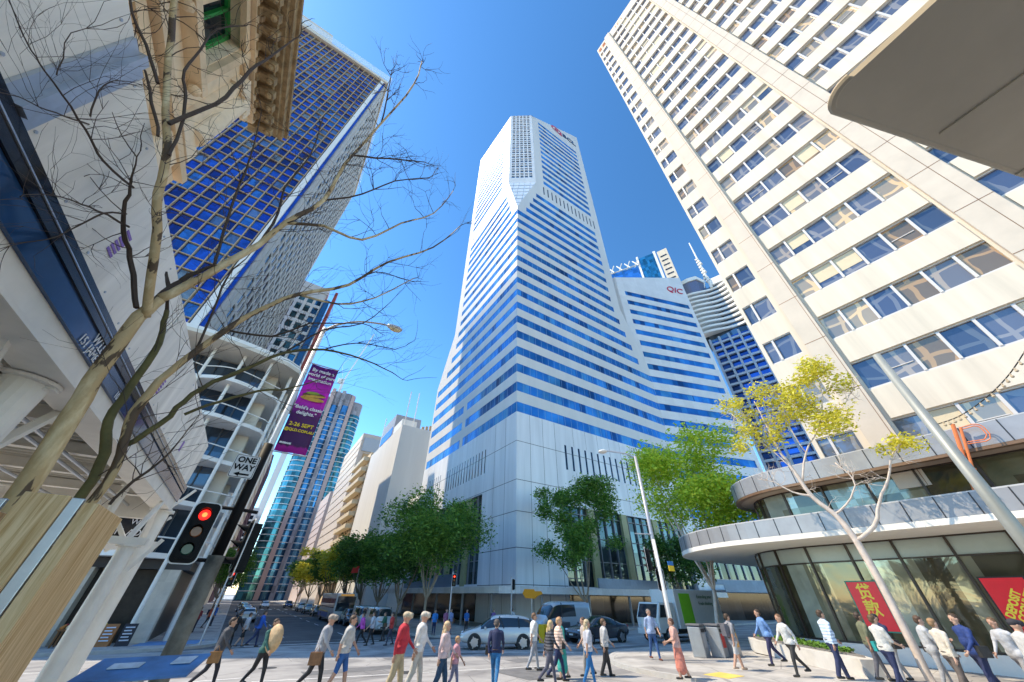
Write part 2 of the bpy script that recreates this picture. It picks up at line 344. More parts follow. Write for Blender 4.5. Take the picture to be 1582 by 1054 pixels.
facade(w1,(CX0,CY0,0),(1,0,0),(0,-1,0),[0,7.2,35.6,41.6],[26.45]+base[7:],HR+slR,.035,mkwarp(uRmin,uRmax,ztopR))
# chamfer return, rear and roof sheets
A=(CX0,CY0+5.1); B=(CX0+7.2,CY0); Lf=(CX0,CY0+33); Rt=(CX0+35.6,CY0); Bk=(Rt[0],Lf[1])
w1.add([(*A,165.5),(*B,165.5),(*Rt,184.5),(*Bk,186),(*Lf,177)],[(0,1,2,3,4)])
w1.add([(*Rt,50),(*Bk,50),(*Bk,186),(*Rt,184.5)],[(0,1,2,3)]); w1.add([(*Bk,50),(*Lf,50),(*Lf,177),(*Bk,186)],[(0,1,2,3)])
w1.prism([(CX0+.5,CY0+40.2),(CX0+41.5,CY0+.4),(CX0+41.6,CY0+40.2)],-1,50)
# frame strips beside the cut corner
w1.build('wall',wht,t1)
w1=MB()
facade(w1,(CX0,CY0,0),(0,1,0),(-1,0,0),[0,9.5,40.2],[-1,3.2,15.6,21.5,26.45],lowL+bayL,.35)
facade(w1,(CX0,CY0,0),(1,0,0),(0,-1,0),[0,41.6],[-1,3.2,13.4,21.5,26.45],lowR+bayR,.5)
w1.build('base_wall',stone,t1)
jn=MB()
for z in (3.4,7.3,11.6,15.75,21.5):
    jn.box(CX0-.012,CX0+.01,CY0-.012,CY0+(9.9 if z<15.7 else 40),z,z+.07); jn.box(CX0,CX0+(8.4 if z<13 else 41),CY0-.012,CY0+.01,z,z+.07)
for u in (2.6,5.2,7.8): jn.box(CX0+u,CX0+u+.05,CY0-.010,CY0+.01,0,26.4)
for u in range(12,41,3): jn.box(CX0+u,CX0+u+.04,CY0-.010,CY0+.01,13.6,18.6); jn.box(CX0+u,CX0+u+.04,CY0-.010,CY0+.01,23,26.4)
for u in (3.2,6.5): jn.box(CX0-.010,CX0+.01,CY0+u,CY0+u+.05,0,26.4)
jn.build('panel_joint',fr,t1)
for i,(u0,u1,z0,z1) in enumerate(HL):
    if i%1==0:
      wb_=MB().quad((CX0+.03,CY0+u1+.05,z0-.02),(CX0+.03,CY0+u0+(.03 if u0==0 else -.05),z0-.02),(CX0+.03,CY0+u0+(.03 if u0==0 else -.05),z1+.02),(CX0+.03,CY0+u1+.05,z1+.02))
      mm=wb_; k=math.ceil(u0/1.5)*1.5
      if z0<75:
        k=math.ceil(u0/1.5)*1.5
        while k<u1: mm.box(CX0+.012,CX0+.029,CY0+k-.035,CY0+k+.035,z0,z1,1); k+=1.5
      mm.build('window_band',[gbl,mul],t1)
for i,(u0,u1,z0,z1) in enumerate(HR):
    wb_=MB().quad((CX0+u0+(.03 if u0==0 else -.05),CY0+.03,z0-.02),(CX0+u1+.05,CY0+.03,z0-.02),(CX0+u1+.05,CY0+.03,z1+.02),(CX0+u0+(.03 if u0==0 else -.05),CY0+.03,z1+.02))
    mm=wb_; k=math.ceil(u0/1.5)*1.5
    if z0<75:
        k=math.ceil(u0/1.5)*1.5
        while k<u1: mm.box(CX0+k-.035,CX0+k+.035,CY0+.012,CY0+.029,z0,z1,1); k+=1.5
    mm.build('window_band',[gbl,mul],t1)
for h in slL+lowL: MB().quad((CX0+.03,CY0+h[1],h[2]),(CX0+.03,CY0+h[0],h[2]),(CX0+.03,CY0+h[0],h[3]),(CX0+.03,CY0+h[1],h[3])).build('vent_slot',gdk,t1)
for h in slR+lowR: MB().quad((CX0+h[0],CY0+.03,h[2]),(CX0+h[1],CY0+.03,h[2]),(CX0+h[1],CY0+.03,h[3]),(CX0+h[0],CY0+.03,h[3])).build('vent_slot',gdk,t1)
# glazed cut corner with square grid, tapering to a point
Av=Vector((*A,0)); Bv=Vector((*B,0)); dU=(Bv-Av); wU=dU.length; dU.normalize(); nC=Vector((-dU.y,dU.x,0)); nC=nC if nC.dot(Vector((-1,-1,0)))>0 else -nC
cf=MB(); ns=5; m_=.75; hol=[]
cw=(wU-2*m_)/ns
for k in range(15):
    z=112.3+k*3.62
    for i in range(ns):
        hol.append((m_+i*cw+.22,m_+(i+1)*cw-.22,z,z+1.45)); hol.append((m_+i*cw+.22,m_+(i+1)*cw-.22,z+1.95,z+2.95))
facade(cf,Av,dU,nC,[0,wU],[109,165.5],hol,.3); cf.build('corner_frame',wht2,t1)
a=Av-nC*.28
MB().quad(a+Vector((0,0,109)),a+dU*wU+Vector((0,0,109)),a+dU*wU+Vector((0,0,165)),a+Vector((0,0,165))).build('corner_glazing',glassm('corner_glass',(.16,.33,.52),cell=(1.3,1.3,1.8),cv=.5),t1)
tile=mat('glazed_tile',(.66,.72,.78),rough=.2,var=.06)
tp=MB(); P0=Vector((CX0,CY0,88)); A1=Av+Vector((0,0,109)); B1=Bv+Vector((0,0,109))
tp.add([P0,B1,A1],[(0,1,2)]); tp.build('corner_soffit',tile,t1)
tl=MB()
nT=(B1-P0).cross(A1-P0).normalized(); nT=nT if nT.dot(Vector((-1,-1,0)))>0 else -nT
for k in range(1,7):
    f=k/7; p=P0.lerp(A1,f)+nT*.03; q=P0.lerp(B1,f)+nT*.03; tl.tube([p,q],.06,4)
for f in (.2,.4,.6,.8):
    q=A1.lerp(B1,f)+nT*.03; e=P0.lerp(A1 if f<.5 else B1,1-2*min(f,1-f)) ; tl.tube([q,e+nT*.03],.05,4)
tl.build('tile_joints',mat('tile_joint',(.25,.3,.36),var=0),t1)
# crown sign
sg=MB(); sx0=CX0+21.5
for k in range(24):
    a0,a1=2*PI*k/24,2*PI*(k+1)/24
    for r0,r1 in ((2.3,3.1),(0.0,1.2)):
        pts=[(sx0+r*math.cos(t)*1.0,CY0-.12,172.2+r*math.sin(t)*.8) for r,t in ((r0,a0),(r1,a0),(r1,a1),(r0,a1))]
        sg.add([Vector(p) for p in pts],[(0,1,2,3)])
sg.box(sx0+1.2,sx0+3.2,CY0-.16,CY0-.02,169.6,170.5)
sg.build('sign_emblem',mat('sign_red',(.55,.01,.06),rough=.4,var=0),t1)
text('BCL',4.6,(CX0+29,CY0-.1,172.0),(1,0,0),(0,0,1),mat('sign_navy',(.03,.06,.14),rough=.4,var=0),'sign_lettering',t1,ext=.08,bold=.08)
# podium glazing behind trees, with fins and frames
pg=glassm('lobby_glass',(.10,.14,.15),metal=.55,rough=.06,cell=(1.8,1.8,3),cv=.6,wavy=.02)
MB().quad((CX0+.5,CY0+39,3.4),(CX0+.5,CY0+10,3.4),(CX0+.5,CY0+10,15.6),(CX0+.5,CY0+39,15.6)).build('lobby_window',pg,t1)
MB().quad((CX0+8.5,CY0+.5,3.2),(CX0+38,CY0+.5,3.2),(CX0+38,CY0+.5,13.4),(CX0+8.5,CY0+.5,13.4)).build('lobby_window',pg,t1)
gr=mat('grey_frame',(.25,.25,.26),rough=.5,metal=.2,var=.1)
mu=MB()
for i in range(17): mu.box(CX0+.2,CX0+.48,CY0+10+i*1.8,CY0+10.12+i*1.8,3.4,15.6)
for i in range(17): mu.box(CX0+8.5+i*1.8,CX0+8.62+i*1.8,CY0+.2,CY0+.48,3.4,13.4)
for z in (6.4,9.4,12.4):
    mu.box(CX0+.3,CX0+.47,CY0+10,CY0+39,z,z+.1); mu.box(CX0+8.5,CX0+38,CY0+.3,CY0+.47,z,z+.1)
for z in np.arange(3.4,12,.9): mu.box(CX0+8.5,CX0+11.6,CY0+.1,CY0+.2,z,z+.08)
mu.build('glazing_bars',gr,t1)
cl=mat('olive_panel',(.35,.33,.16),rough=.5,var=.2,scale=.5)
for y in (14,20.3,27): MB().box(CX0-.15,CX0+.3,CY0+y,CY0+y+1.3,3.4,15.6).build('cladding_strip',cl,t1)
for x in (13.5,21,29): MB().box(CX0+x,CX0+x+1.3,CY0-.15,CY0+.3,3.4,13.4).build('cladding_strip',cl,t1)
# street canopy round the base
cn=mat('canopy_grey',(.68,.67,.65),rough=.5,var=.1,cell=(1.2,1.2,5),cellvar=.12); cb=mat('canopy_bluegrey',(.20,.27,.36),rough=.45,metal=.2,var=.1,cell=(1.2,1.2,5),cellvar=.12)
can=thing('street_canopy','long low grey canopy wrapping the foot of the striped tower','canopy',(24,36,0))
MB().prism([(23.2,85),(23.2,37.2),(24.2,36),(64,36),(64,41.75),(28.25,41.75),(28.25,85)],2.72,2.86).build('roof_slab',cn,can)
f_=MB(); f_.box(23.0,23.16,37.2,85,2.5,3.12); f_.obox((23.05,37.2,2.5),(1.1,-1.3,0),(.11,.11,0),(0,0,.62)); f_.box(24.2,64,35.82,35.96,2.5,3.12)
f_.build('fascia',cn,can)
MB().box(38,52,37.4,37.6,3.2,4.25).build('upper_fascia',cb,can)
MB().box(23.9,24.1,50,70,3.2,4.6).build('upper_fascia',cb,can)
for p in [(23.8,40),(23.8,47),(23.8,55),(23.8,64),(28,36.4),(35,36.4),(42,36.4),(50,36.4),(58,36.4)]:
    MB().cyl(p,.16,-.6,2.72,10).build('post',gr,can)
# shop fronts under the canopy
sh=MB(); sh.box(CX0-.06,CX0-.02,CY0+10,CY0+40,-.5,3.0); sh.box(CX0+8.5,CX0+41,CY0-.06,CY0-.02,-.5,3.0)
sh.build('shop_window',glassm('shop_glass',(.035,.03,.028),metal=.0,rough=.08,cell=(1.4,1.4,3.2),cv=.9),t1)

# ---------------- second banded tower ----------------
az2=R(108); U2=Vector((math.sin(az2),math.cos(az2),0)); N2=Vector((U2.y,-U2.x,0)); N2=N2 if N2.y<0 else -N2
t2=thing('striped_tower','shorter white skyscraper with blue glass stripes standing right of the tallest one','skyscraper',(82,45,0))
J=Vector((69.9,41.8,0)); w2=MB(); HB=[]
for k in range(-3,14):
    z0=26.6+3.87*k; 
    z1=z0+1.75
    a=-.1 if z0<50 else (-.8 if z0>60 else -.4); HB.append((a,22.6,z0,z1))
def wp2(u,z):
    if z>90: return u,84.2+(u+3)*.30
    return max(u, -3.0 if z>=62 else (-3*(z-48)/14 if z>48 else 0)),z
facade(w2,J,U2,N2,[-3,23.8],[0,13,48,62,80,94],HB,.1,wp2)
w2.add([J+U2*23.8,J+U2*23.8-N2*25,J+U2*23.8-N2*25+Vector((0,0,92.2)),J+U2*23.8+Vector((0,0,92.2))],[(0,1,2,3)])
# left return wall with small windows
S0=J+U2*-3; Sd=(-N2*.85-U2*.53).normalized()
hw=[(1.0,3.0,z,z+1.7) for z in [57+3.87*i for i in range(7)]]
facade(w2,S0,Sd,Vector((-U2.x,-U2.y,0)),[0,4.4],[49,84.4],hw,.3)
w2.add([S0+Vector((0,0,84.2)),J+U2*23.8+Vector((0,0,92.2)),J+U2*23.8-N2*25+Vector((0,0,92.2)),S0+Sd*4.4+Vector((0,0,84.4))],[(0,1,2,3)])
w2.build('wall',wht2,t2)
for a,b,z0,z1 in HB:
    o=J-N2*.09; MB().quad(o+U2*a+Vector((0,0,z0)),o+U2*b+Vector((0,0,z0)),o+U2*b+Vector((0,0,z1)),o+U2*a+Vector((0,0,z1))).build('window_band',gbl,t2)
o=S0+U2*.28; s=MB()
for h in hw: s.quad(o+Sd*h[1]+Vector((0,0,h[2])),o+Sd*h[0]+Vector((0,0,h[2])),o+Sd*h[0]+Vector((0,0,h[3])),o+Sd*h[1]+Vector((0,0,h[3])))
s.build('side_window',gdk,t2)
text('QIC',3.6,J+U2*19+N2*.1+Vector((0,0,84.6)),U2,(0,0,1),mat('sign_red',(.55,.01,.06),rough=.4,var=0),'sign_lettering',t2,ext=.08,shear=.3)

# street level of the second tower: shop glass, tall glazing and a blue grey awning
def onface(u0,u1,d0,d1,z0,z1,m,name):
    return MB().obox(J+U2*u0+N2*d0+Vector((0,0,z0)),U2*(u1-u0),N2*(d1-d0),Vector((0,0,z1-z0))).build(name,m,t2)
onface(.5,23.5,.01,.05,-.5,3.2,glassm('shop_glass',(0,0,0)),'shop_window'); onface(0,24,.05,3.2,3.5,3.62,cn,'awning_slab'); onface(0,24,3.2,3.3,3.3,4.3,cb,'awning_fascia')
onface(1,23,.02,.06,5.2,12.4,pg,'tall_window')
for k in range(13): onface(1+k*1.8,1.14+k*1.8,.06,.3,5.2,12.4,gr,'window_fin')
onface(0,24,.02,.12,12.5,13.1,cb,'panel_band'); onface(0,24,.02,.10,4.4,5.1,cb,'panel_band')
# ---------------- cream office block on the right ----------------
crm=mat('cream_concrete',(.66,.58,.47),rough=.8,var=.14,scale=.9,streak=True,bump=.12,bscale=6)
crm2=mat('pilaster_stone',(.58,.50,.41),rough=.75,var=.10,scale=.6,bump=.1,bscale=5)
wfr=mat('pale_window_frame',(.58,.55,.53),rough=.5,var=.05)
brz=mat('bronze_trim',(.24,.14,.08),rough=.45,metal=.4,var=.1)
def winmat():
    m=bpy.data.materials.new('office_window_glass'); m.use_nodes=True; n=m.node_tree; N=n.nodes; L=n.links; b=N['Principled BSDF']
    tc=N.new('ShaderNodeTexCoord'); vm=N.new('ShaderNodeVectorMath'); vm.operation='DIVIDE'; vm.inputs[1].default_value=(9,1.245,3.47); L.new(tc.outputs['Object'],vm.inputs[0])
    ad=N.new('ShaderNodeVectorMath'); ad.operation='ADD'; ad.inputs[1].default_value=(.5,-.3,-.19); L.new(vm.outputs[0],ad.inputs[0])
    fl=N.new('ShaderNodeVectorMath'); fl.operation='FLOOR'; L.new(ad.outputs[0],fl.inputs[0])
    wn=N.new('ShaderNodeTexWhiteNoise'); L.new(fl.outputs[0],wn.inputs[0])
    cr=N.new('ShaderNodeValToRGB'); cr.color_ramp.interpolation='CONSTANT'; e=cr.color_ramp.elements
    cols=[(0,(.10,.13,.20)),(.22,(.16,.18,.23)),(.42,(.23,.22,.22)),(.58,(.46,.37,.25)),(.70,(.07,.10,.16)),(.82,(.33,.29,.23)),(.91,(.26,.19,.12))]
    e[0].position=0; e[0].color=(*cols[0][1],1); e[1].position=cols[1][0]; e[1].color=(*cols[1][1],1)
    for p,c in cols[2:]: x=e.new(p); x.color=(*c,1)
    L.new(wn.outputs[0],cr.inputs[0]); L.new(cr.outputs[0],b.inputs['Base Color'])
    b.inputs['Metallic'].default_value=.22; b.inputs['Roughness'].default_value=.05; b.inputs['Coat Weight'].default_value=.3; b.inputs['Coat Roughness'].default_value=.02
    br=N.new('ShaderNodeTexBrick'); br.offset=0; br.inputs['Scale'].default_value=1; br.inputs['Brick Width'].default_value=1.3; br.inputs['Row Height'].default_value=.9; br.inputs['Mortar Size'].default_value=.10; br.inputs['Color1'].default_value=(.62,.66,.75,1); br.inputs['Color2'].default_value=(.8,.8,.82,1); br.inputs['Mortar'].default_value=(1.9,1.55,1.15,1)  # distorted grid paints a reflected facade into the glass colour
    ds=N.new('ShaderNodeTexNoise'); ds.inputs['Scale'].default_value=.35; L.new(tc.outputs['Object'],ds.inputs[0]); mpv=N.new('ShaderNodeMapping'); mpv.inputs['Rotation'].default_value=(0,PI/2,PI/2*.0); L.new(tc.outputs['Object'],mpv.inputs[0]); ml=N.new('ShaderNodeVectorMath'); ml.operation='MULTIPLY_ADD'; ml.inputs[1].default_value=(1.6,1.6,1.6); L.new(ds.outputs['Color'],ml.inputs[0]); L.new(mpv.outputs[0],ml.inputs[2]); L.new(ml.outputs[0],br.inputs[0])
    mxb=N.new('ShaderNodeMix'); mxb.data_type='RGBA'; mxb.blend_type='MULTIPLY'; mxb.inputs[0].default_value=.85; L.new(cr.outputs[0],mxb.inputs[6]); L.new(br.outputs[0],mxb.inputs[7]); L.new(mxb.outputs[2],b.inputs['Base Color'])
    nz=N.new('ShaderNodeTexNoise'); nz.inputs['Scale'].default_value=.5; L.new(tc.outputs['Object'],nz.inputs[0])
    bp=N.new('ShaderNodeBump'); bp.inputs['Strength'].default_value=.12; bp.inputs['Distance'].default_value=.1; L.new(nz.outputs[0],bp.inputs['Height']); L.new(bp.outputs[0],b.inputs['Coat Normal'])
    return m
wg=winmat()
rb=thing('office_tower','tall cream office tower with stacked rows of windows filling the upper right','office tower',(34,-8,0))
X0=25.2; YC=6.3; TOP=96
rows=[(11.45+3.475*k,13.2+3.475*k) for k in range(-1,24)]
b1=(-4.5,2.7); b2=(-23.5,-6.1); st=(4.32,6.08)
# u runs along -y from the corner
U=lambda y: YC-y
H=[]
for z0,z1 in rows:
    H.append((U(b1[1]),U(b1[0]),z0,z1)); H.append((U(b2[1]),U(b2[0]),z0,z1))
rwall=MB()
facade(rwall,(X0,YC,0),(0,-1,0),(-1,0,0),[0,2.2,3.55,U(-4.5),U(-6.1),30],[-.3,6.5,TOP],H+[(U(st[1]),U(st[0]),a,b) for a,b in rows],.2)
rwall.add([(X0,YC,-.3),(X0+18,YC,-.3),(X0+18,YC,TOP),(X0,YC,TOP)],[(3,2,1,0)]); rwall.add([(X0,YC,TOP),(X0+18,YC,TOP),(X0+18,YC-30,TOP),(X0,YC-30,TOP)],[(0,1,2,3)]); rwall.add([(X0+18,YC,-.3),(X0+18,YC-30,-.3),(X0+18,YC-30,TOP),(X0+18,YC,TOP)],[(0,1,2,3)])
rwall.add([(X0,YC-30,-.3),(X0+18,YC-30,-.3),(X0+18,YC-30,TOP),(X0,YC-30,TOP)],[(0,1,2,3)])
rwall.build('wall',crm,rb)
# projecting pilasters, spandrel panels and parapet
for y0,y1 in ((2.82,3.95),(-6.0,-4.62)):
    MB().box(X0-.35,X0+.01,y0,y1,6.5,TOP+.6).build('pilaster',crm2,rb)
    j=MB()
    for k in range(26): z=8.2+k*3.475; j.box(X0-.356,X0-.34,y0-.004,y1+.004,z,z+.045)
    j.box(X0-.356,X0-.34,(y0+y1)/2-.2 if y0<0 else y0+.12,(y0+y1)/2-.17 if y0<0 else y0+.15,6.5,TOP)
    j.build('pilaster_joint',brz,rb)
MB().box(X0-.02,X0+.02,3.97,4.0,6.5,TOP).build('expansion_joint',fr,rb)
MB().box(X0-.02,X0+18,YC-30,YC+.02,TOP,TOP+1.0).build('parapet',crm,rb)
sp=MB()
for i,(z0,z1) in enumerate(rows):
    zt=rows[i+1][0] if i+1<len(rows) else TOP
    for y0,y1 in (b1,b2): sp.box(X0-.09,X0+.005,y0+.06,y1-.06,z1+.02,zt-.05)
sp.build('spandrel',crm,rb)
for i,(z0,z1) in enumerate(rows):
    for bi,(y0,y1) in enumerate((b1,b2,st)):
        o=MB().quad((X0+.17,y1,z0),(X0+.17,y0,z0),(X0+.17,y0,z1),(X0+.17,y1,z1)).build('ribbon_window' if bi<2 else 'paired_window',wg,rb)
        f=MB(); f.box(X0+.04,X0+.17,y0,y1,z0-.0,z0+.09); f.box(X0+.06,X0+.168,y0,y1,z1-.06,z1)
        if bi==2: ms=[y1-.62]
        else:
            ms=[]; y=y1-1.08
            while y>y0+.3: ms.append(y); y-=1.245
        for y in ms: f.box(X0+.0,X0+.168,y-.06,y+.06,z0+.09,z1-.06)
        if bi<2 and random.random()<.5:
            yy=random.choice(ms); f.box(X0+.12,X0+.167,yy-1.1,yy-.1,z0+.75,z0+.79)
        q=f.build('window_frame',wfr,o)
        if bi<2 and random.random()<.55:   # roller blinds drawn part way
            yy=ms[random.randrange(len(ms))]; n=random.choice((1,1,2,3)); d=random.uniform(.5,1.5)
            MB().box(X0+.145,X0+.16,yy-1.245*n+.08,yy-.08,z1-.08-d,z1-.08).build('blind',mat('cream_blind',(.62,.52,.36),rough=.8,var=.05),o)
sgm=mat('orange_sign',(.65,.18,.05),rough=.5,var=0)
text('SE',2.0,(X0-.05,5.2,TOP-.9),(0,-1,0),(0,0,1),sgm,'roof_lettering',rb,ext=.05)
text('IEI',2.0,(X0-.05,.6,TOP-.9),(0,-1,0),(0,0,1),sgm,'roof_lettering',rb,ext=.05)

# ---------------- two storey bank with curved grey fascias ----------------
zinc=mat('zinc_fascia',(.36,.36,.37),rough=.42,metal=.35,var=.14,scale=1.2)
soff=mat('cream_soffit',(.82,.78,.70),rough=.7,var=.05)
spg=mat('frosted_glass',(.42,.48,.44),rough=.25,var=.05)
bgl=panes('bank_window_glass',[(0,(.12,.12,.07)),(.35,(.22,.22,.15)),(.6,(.06,.055,.03)),(.85,(.36,.40,.33))],(3,.87,9),metal=.2,rough=.05,refl_tone=.2,rs=.5)  # pane tones paint in the lit interior, frosted panels and bronze reflections
dkb=mat('dark_bronze_frame',(.06,.045,.035),rough=.4,metal=.4,var=.05)
pod=thing('bank_building','low bank with two curved grey metal fascias wrapping its rounded corner','bank',(26,4,0))
def roundpath(x,y0,yc,r,xe,n=12):      # runs along -x side then turns the corner toward +x
    return [(x,y0),(x,0.),(x,yc)]+[(x+r-r*math.cos(R(90*i/n)),yc+r*math.sin(R(90*i/n))) for i in range(1,n+1)]+[(xe,yc+r)]
def ribbon(path,z0,z1,th,m,name,seam=None,top=0.,lean=0.):
    mb=MB(); n=len(path)
    off=[]
    for i,p in enumerate(path):
        a=Vector(path[max(i-1,0)]); b=Vector(path[min(i+1,n-1)]); d=(b-a).normalized(); off.append(Vector((d.y,-d.x)))   # inward
    for i in range(n-1):
        a,b=Vector(path[i]),Vector(path[i+1]); ai,bi=a+off[i]*th,b+off[i+1]*th
        v=[(*a,z0),(*b,z0),(*b,z1),(*a,z1),(*ai,z0),(*bi,z0),(*bi,z1),(*ai,z1)]
        mb.add(v,[(0,3,2,1),(4,5,6,7),(3,7,6,2),(0,1,5,4)])
    o=mb.build(name,m,pod); 
    if seam:
        pts=[Vector(p) for p in path]; L=0; nxt=seam*.5
        for i in range(n-1):
            a,b=pts[i],pts[i+1]; l=(b-a).length
            while nxt<L+l:
                t=(nxt-L)/l; p=a.lerp(b,t); nn=-(off[i].lerp(off[i+1],t)).normalized(); dd=Vector((-nn.y,nn.x))
                q=p+nn*.012-dd*.02; MB().obox((*q,z0),(*(dd*.04),0),(*(-nn*.03),0),(0,0,z1-z0+.015)).build('standing_seam',fr,pod); nxt+=seam
            L+=l
    return o
P1=roundpath(21.1,-14,9.8,7.4,60); P2=roundpath(23.6,-14,8.2,4.4,60)
G1=roundpath(24.5,-14,8.4,4.6,60); G2=roundpath(24.9,-14,8.4,3.2,60)
ribbon(P1,4.72,5.42,.12,zinc,'fascia',.95); ribbon(P2,7.35,8.2,.12,zinc,'fascia',1.1)
ribbon(P1,4.5,4.715,.35,soff,'fascia_edge')
ribbon(P2,7.22,7.345,.3,brz,'fascia_edge'); ribbon(P1,5.425,5.48,.2,mat('pale_cap',(.5,.5,.5),var=.05),'coping'); ribbon(P2,8.205,8.25,.2,mat('pale_cap',(.5,.5,.5),var=.05),'coping')
def cap(path,z,name,m,th=.1,ins=.14):
    mb=MB(); poly=[(x+ins,min(y,path[-1][1]-ins)) for x,y in path]+[(60,-14)]
    mb.prism(poly,z,z+th); return mb.build(name,m,pod)
cap(P1,4.52,'soffit',soff,.12,.34); cap(P1,5.1,'roof',zinc,.1); cap(P2,7.26,'soffit',mat('warm_soffit',(.40,.30,.22),var=.08),.12,.3); cap(P2,7.9,'roof',zinc,.1)
# ground floor glazing
def glaze(path,z0,z1,m,name,step,split=None,fro=None,i0=1):
    pts=[Vector(p) for p in path]; L=0; nxt=.0; mu=MB(); g=MB(); f=MB()
    zs=split if split else z1
    for i in range(len(pts)-1):
        a,b=pts[i],pts[i+1]; g.quad((*b,z0),(*a,z0),(*a,zs),(*b,zs))
        if split: f.quad((*b,zs),(*a,zs),(*a,z1),(*b,z1))
        l=(b-a).length; d=(b-a)/l; nn=Vector((-d.y,d.x))
        while nxt<L+l:
            p=a+d*(nxt-L)-d*.05; mu.obox((*(p+nn*.1),z0),(*(d*.09),0),(*(-nn*.16),0),(0,0,z1-z0)); nxt+=step
        L+=l
        for z in ([z0,z1-.06]+([split] if split else [])): mu.obox((*(a+nn*.05),z),(*(b-a),0),(*(-nn*.07),0),(0,0,.06))
    g.build(name,m,pod); mu.build('glazing_frame',dkb,pod)
    if split: f.build('spandrel_glass',spg,pod)
glaze(G1,.72,4.52,bgl,'shopfront_window',1.75,split=3.75)
glaze(G2,5.3,7.26,bgl,'upper_window',1.9)
ribbon([(24.35,p[1]) if k<3 else p for k,p in enumerate(roundpath(24.35,-14,8.4,4.75,60))],-.3,.70,.4,soff,'plinth')
MB().prism([(x+1.6,min(y,11.4)) for x,y in G1]+[(60,-14)],-.2,.6).build('interior_floor',mat('dark_floor',(.08,.07,.05),var=.1),pod)
# leaning mast and neon style sign on the upper fascia
orm=mat('orange_tube',(.75,.20,.06),rough=.4,var=.05)
sgt=thing('orange_sign','orange tube outline sign shaped like a letter D fixed to the upper fascia','sign',(23.4,.9,5.5))
MB().tube([(23.35,1.72,5.6),(23.35,.87,8.35)],.065,8).build('bar',orm,sgt); MB().tube([(23.32,1.55,5.75),(23.32,.74,8.15)],.045,8).build('bar',orm,sgt); MB().tube([(23.4,1.62,5.6),(23.4,1.25,6.6)],.07,8).build('bar',orm,sgt)
for r_ in (0,.08):
    pth=[(23.33,.76,8.14-r_),(23.33,.42,8.17-r_)]+[(23.33,.42-(.24-r_)*math.sin(R(a)),7.93+(.24-r_)*math.cos(R(a))) for a in range(10,91,20)]+[(23.33,.18+r_,7.68),(23.33,.26+r_,7.5+r_),(23.33,.42,7.44+r_),(23.33,.92,7.48+r_)]
    MB().tube(pth,.02,8).build('outline_tube',orm,sgt)
# red posters in the ground floor windows
red=mat('poster_red',(.90,.015,.03),rough=.35,var=.05); gold=mat('poster_gold',(.95,.75,.06),rough=.4,var=0); blk=mat('black_edge',(.02,.02,.02),rough=.5,var=0); teal=mat('poster_teal',(.03,.28,.2),rough=.5,var=0)
def poster(y0,y1,z0,z1,label,lines,size,cn=False):
    p=thing('poster',label,'poster',(24.3,(y0+y1)/2,z0))
    MB().box(24.36,24.385,y0-.05,y1+.05,z0-.05,z1+.05).build('border',blk if not cn else teal,p); MB().box(24.34,24.358,y0,y1,z0,z1).build('panel',red,p)
    for t,z,sz in lines: text(t,sz,(24.33,(y0+y1)/2+(0 if cn else (.12 if t[0]=='D' else -.12)),z),(0,-1,0) if cn else (0,-.6,.8),(0,0,1) if cn else (0,.8,.6),gold,'lettering',p,ext=.004,bold=.012,sx=.9)
    return p
poster(2.2,3.3,1.05,3.0,'red poster in the bank window with yellow DEPOSIT ACCOUNTS lettering',[('DEPOSIT',2.2,.29),('ACCOUNTS',2.1,.27)],.3)
poster(6.55,7.65,1.2,2.95,'red poster in the bank window with large yellow Chinese characters',[('贷',2.55,.62),('款',1.95,.62)],.6,True)
# planter wall in front of the bank
pl=thing('planter_wall','low pale concrete planter wall with green groundcover in front of the bank','planter',(22.5,9,0))
wal=mat('pale_concrete',(.6,.58,.54),rough=.8,var=.12,bump=.15,bscale=20)
MB().prism([(18.9,6.6),(19.3,6.2),(24.2,9.6),(24.3,13.2),(22.9,12.3)],.13,.62).build('wall',wal,pl)
MB().prism([(19.5,6.6),(24.0,9.9),(24.1,12.8),(23.0,12.0)],.6,.68).build('soil',gm,pl)
lf=mat('groundcover_leaf',(.10,.22,.02),rough=.6,var=.4,scale=9)
g=MB()
for k in range(900):
    t=random.random(); x=20+3.8*t+random.uniform(-.2,.4); y=7.2+4.0*t+random.uniform(-.4,.9)*(.3+t); z=.68; a=random.uniform(0,6.3); l=random.uniform(.08,.2)
    g.add([(x,y,z),(x+l*math.cos(a),y+l*math.sin(a),z+l*.7),(x+l*math.cos(a+.8),y+l*math.sin(a+.8),z+l*.5)],[(0,1,2)])
g.build('groundcover',lf,pl)

# ---------------- tall tower with wavy white balconies behind ----------------
rp=thing('riparian_tower','dark blue gridded tower with rippling white balconies and a lattice mast on top','skyscraper',(131,38,0))
rp.name='balcony_tower'
dkg=glassm('deep_blue_glass',(.03,.10,.35),metal=.7,rough=.05,cell=(4,4,3.2),cv=.6)
cfr=mat('light_frame',(.45,.52,.62),rough=.5,var=.05); ww=mat('balcony_white',(.8,.78,.74),rough=.6,var=.05)
D0=Vector((122.4,44.5,0)); D1=Vector((126,31.5,0)); D2=Vector((131,24,0))
core=MB(); core.prism([(D0.x+.8,D0.y+.6),(D1.x+.8,D1.y),(D2.x+.8,D2.y),(150,30),(140,52)],-1,83.0); core.build('glass_body',dkg,rp)
gf=MB()
def colbar(p,z0,z1,w=.6): gf.box(p.x-.3,p.x+.5,p.y-w/2,p.y+w/2,z0,z1)
for i in range(5): colbar(D0.lerp(D1,i/4),-1,84)
for i in range(1,4): colbar(D1.lerp(D2,i/3),-1,84)
for k in range(28):
    z=3.0*k
    for a,b in ((D0,D1),(D1,D2)):
        d=(b-a); n=Vector((-d.y,d.x,0)).normalized(); n=n if n.x<0 else -n
        gf.obox(a+n*.15+Vector((0,0,z)),d,-n*.9,Vector((0,0,.75)))
gf.build('facade_grid',cfr,rp)
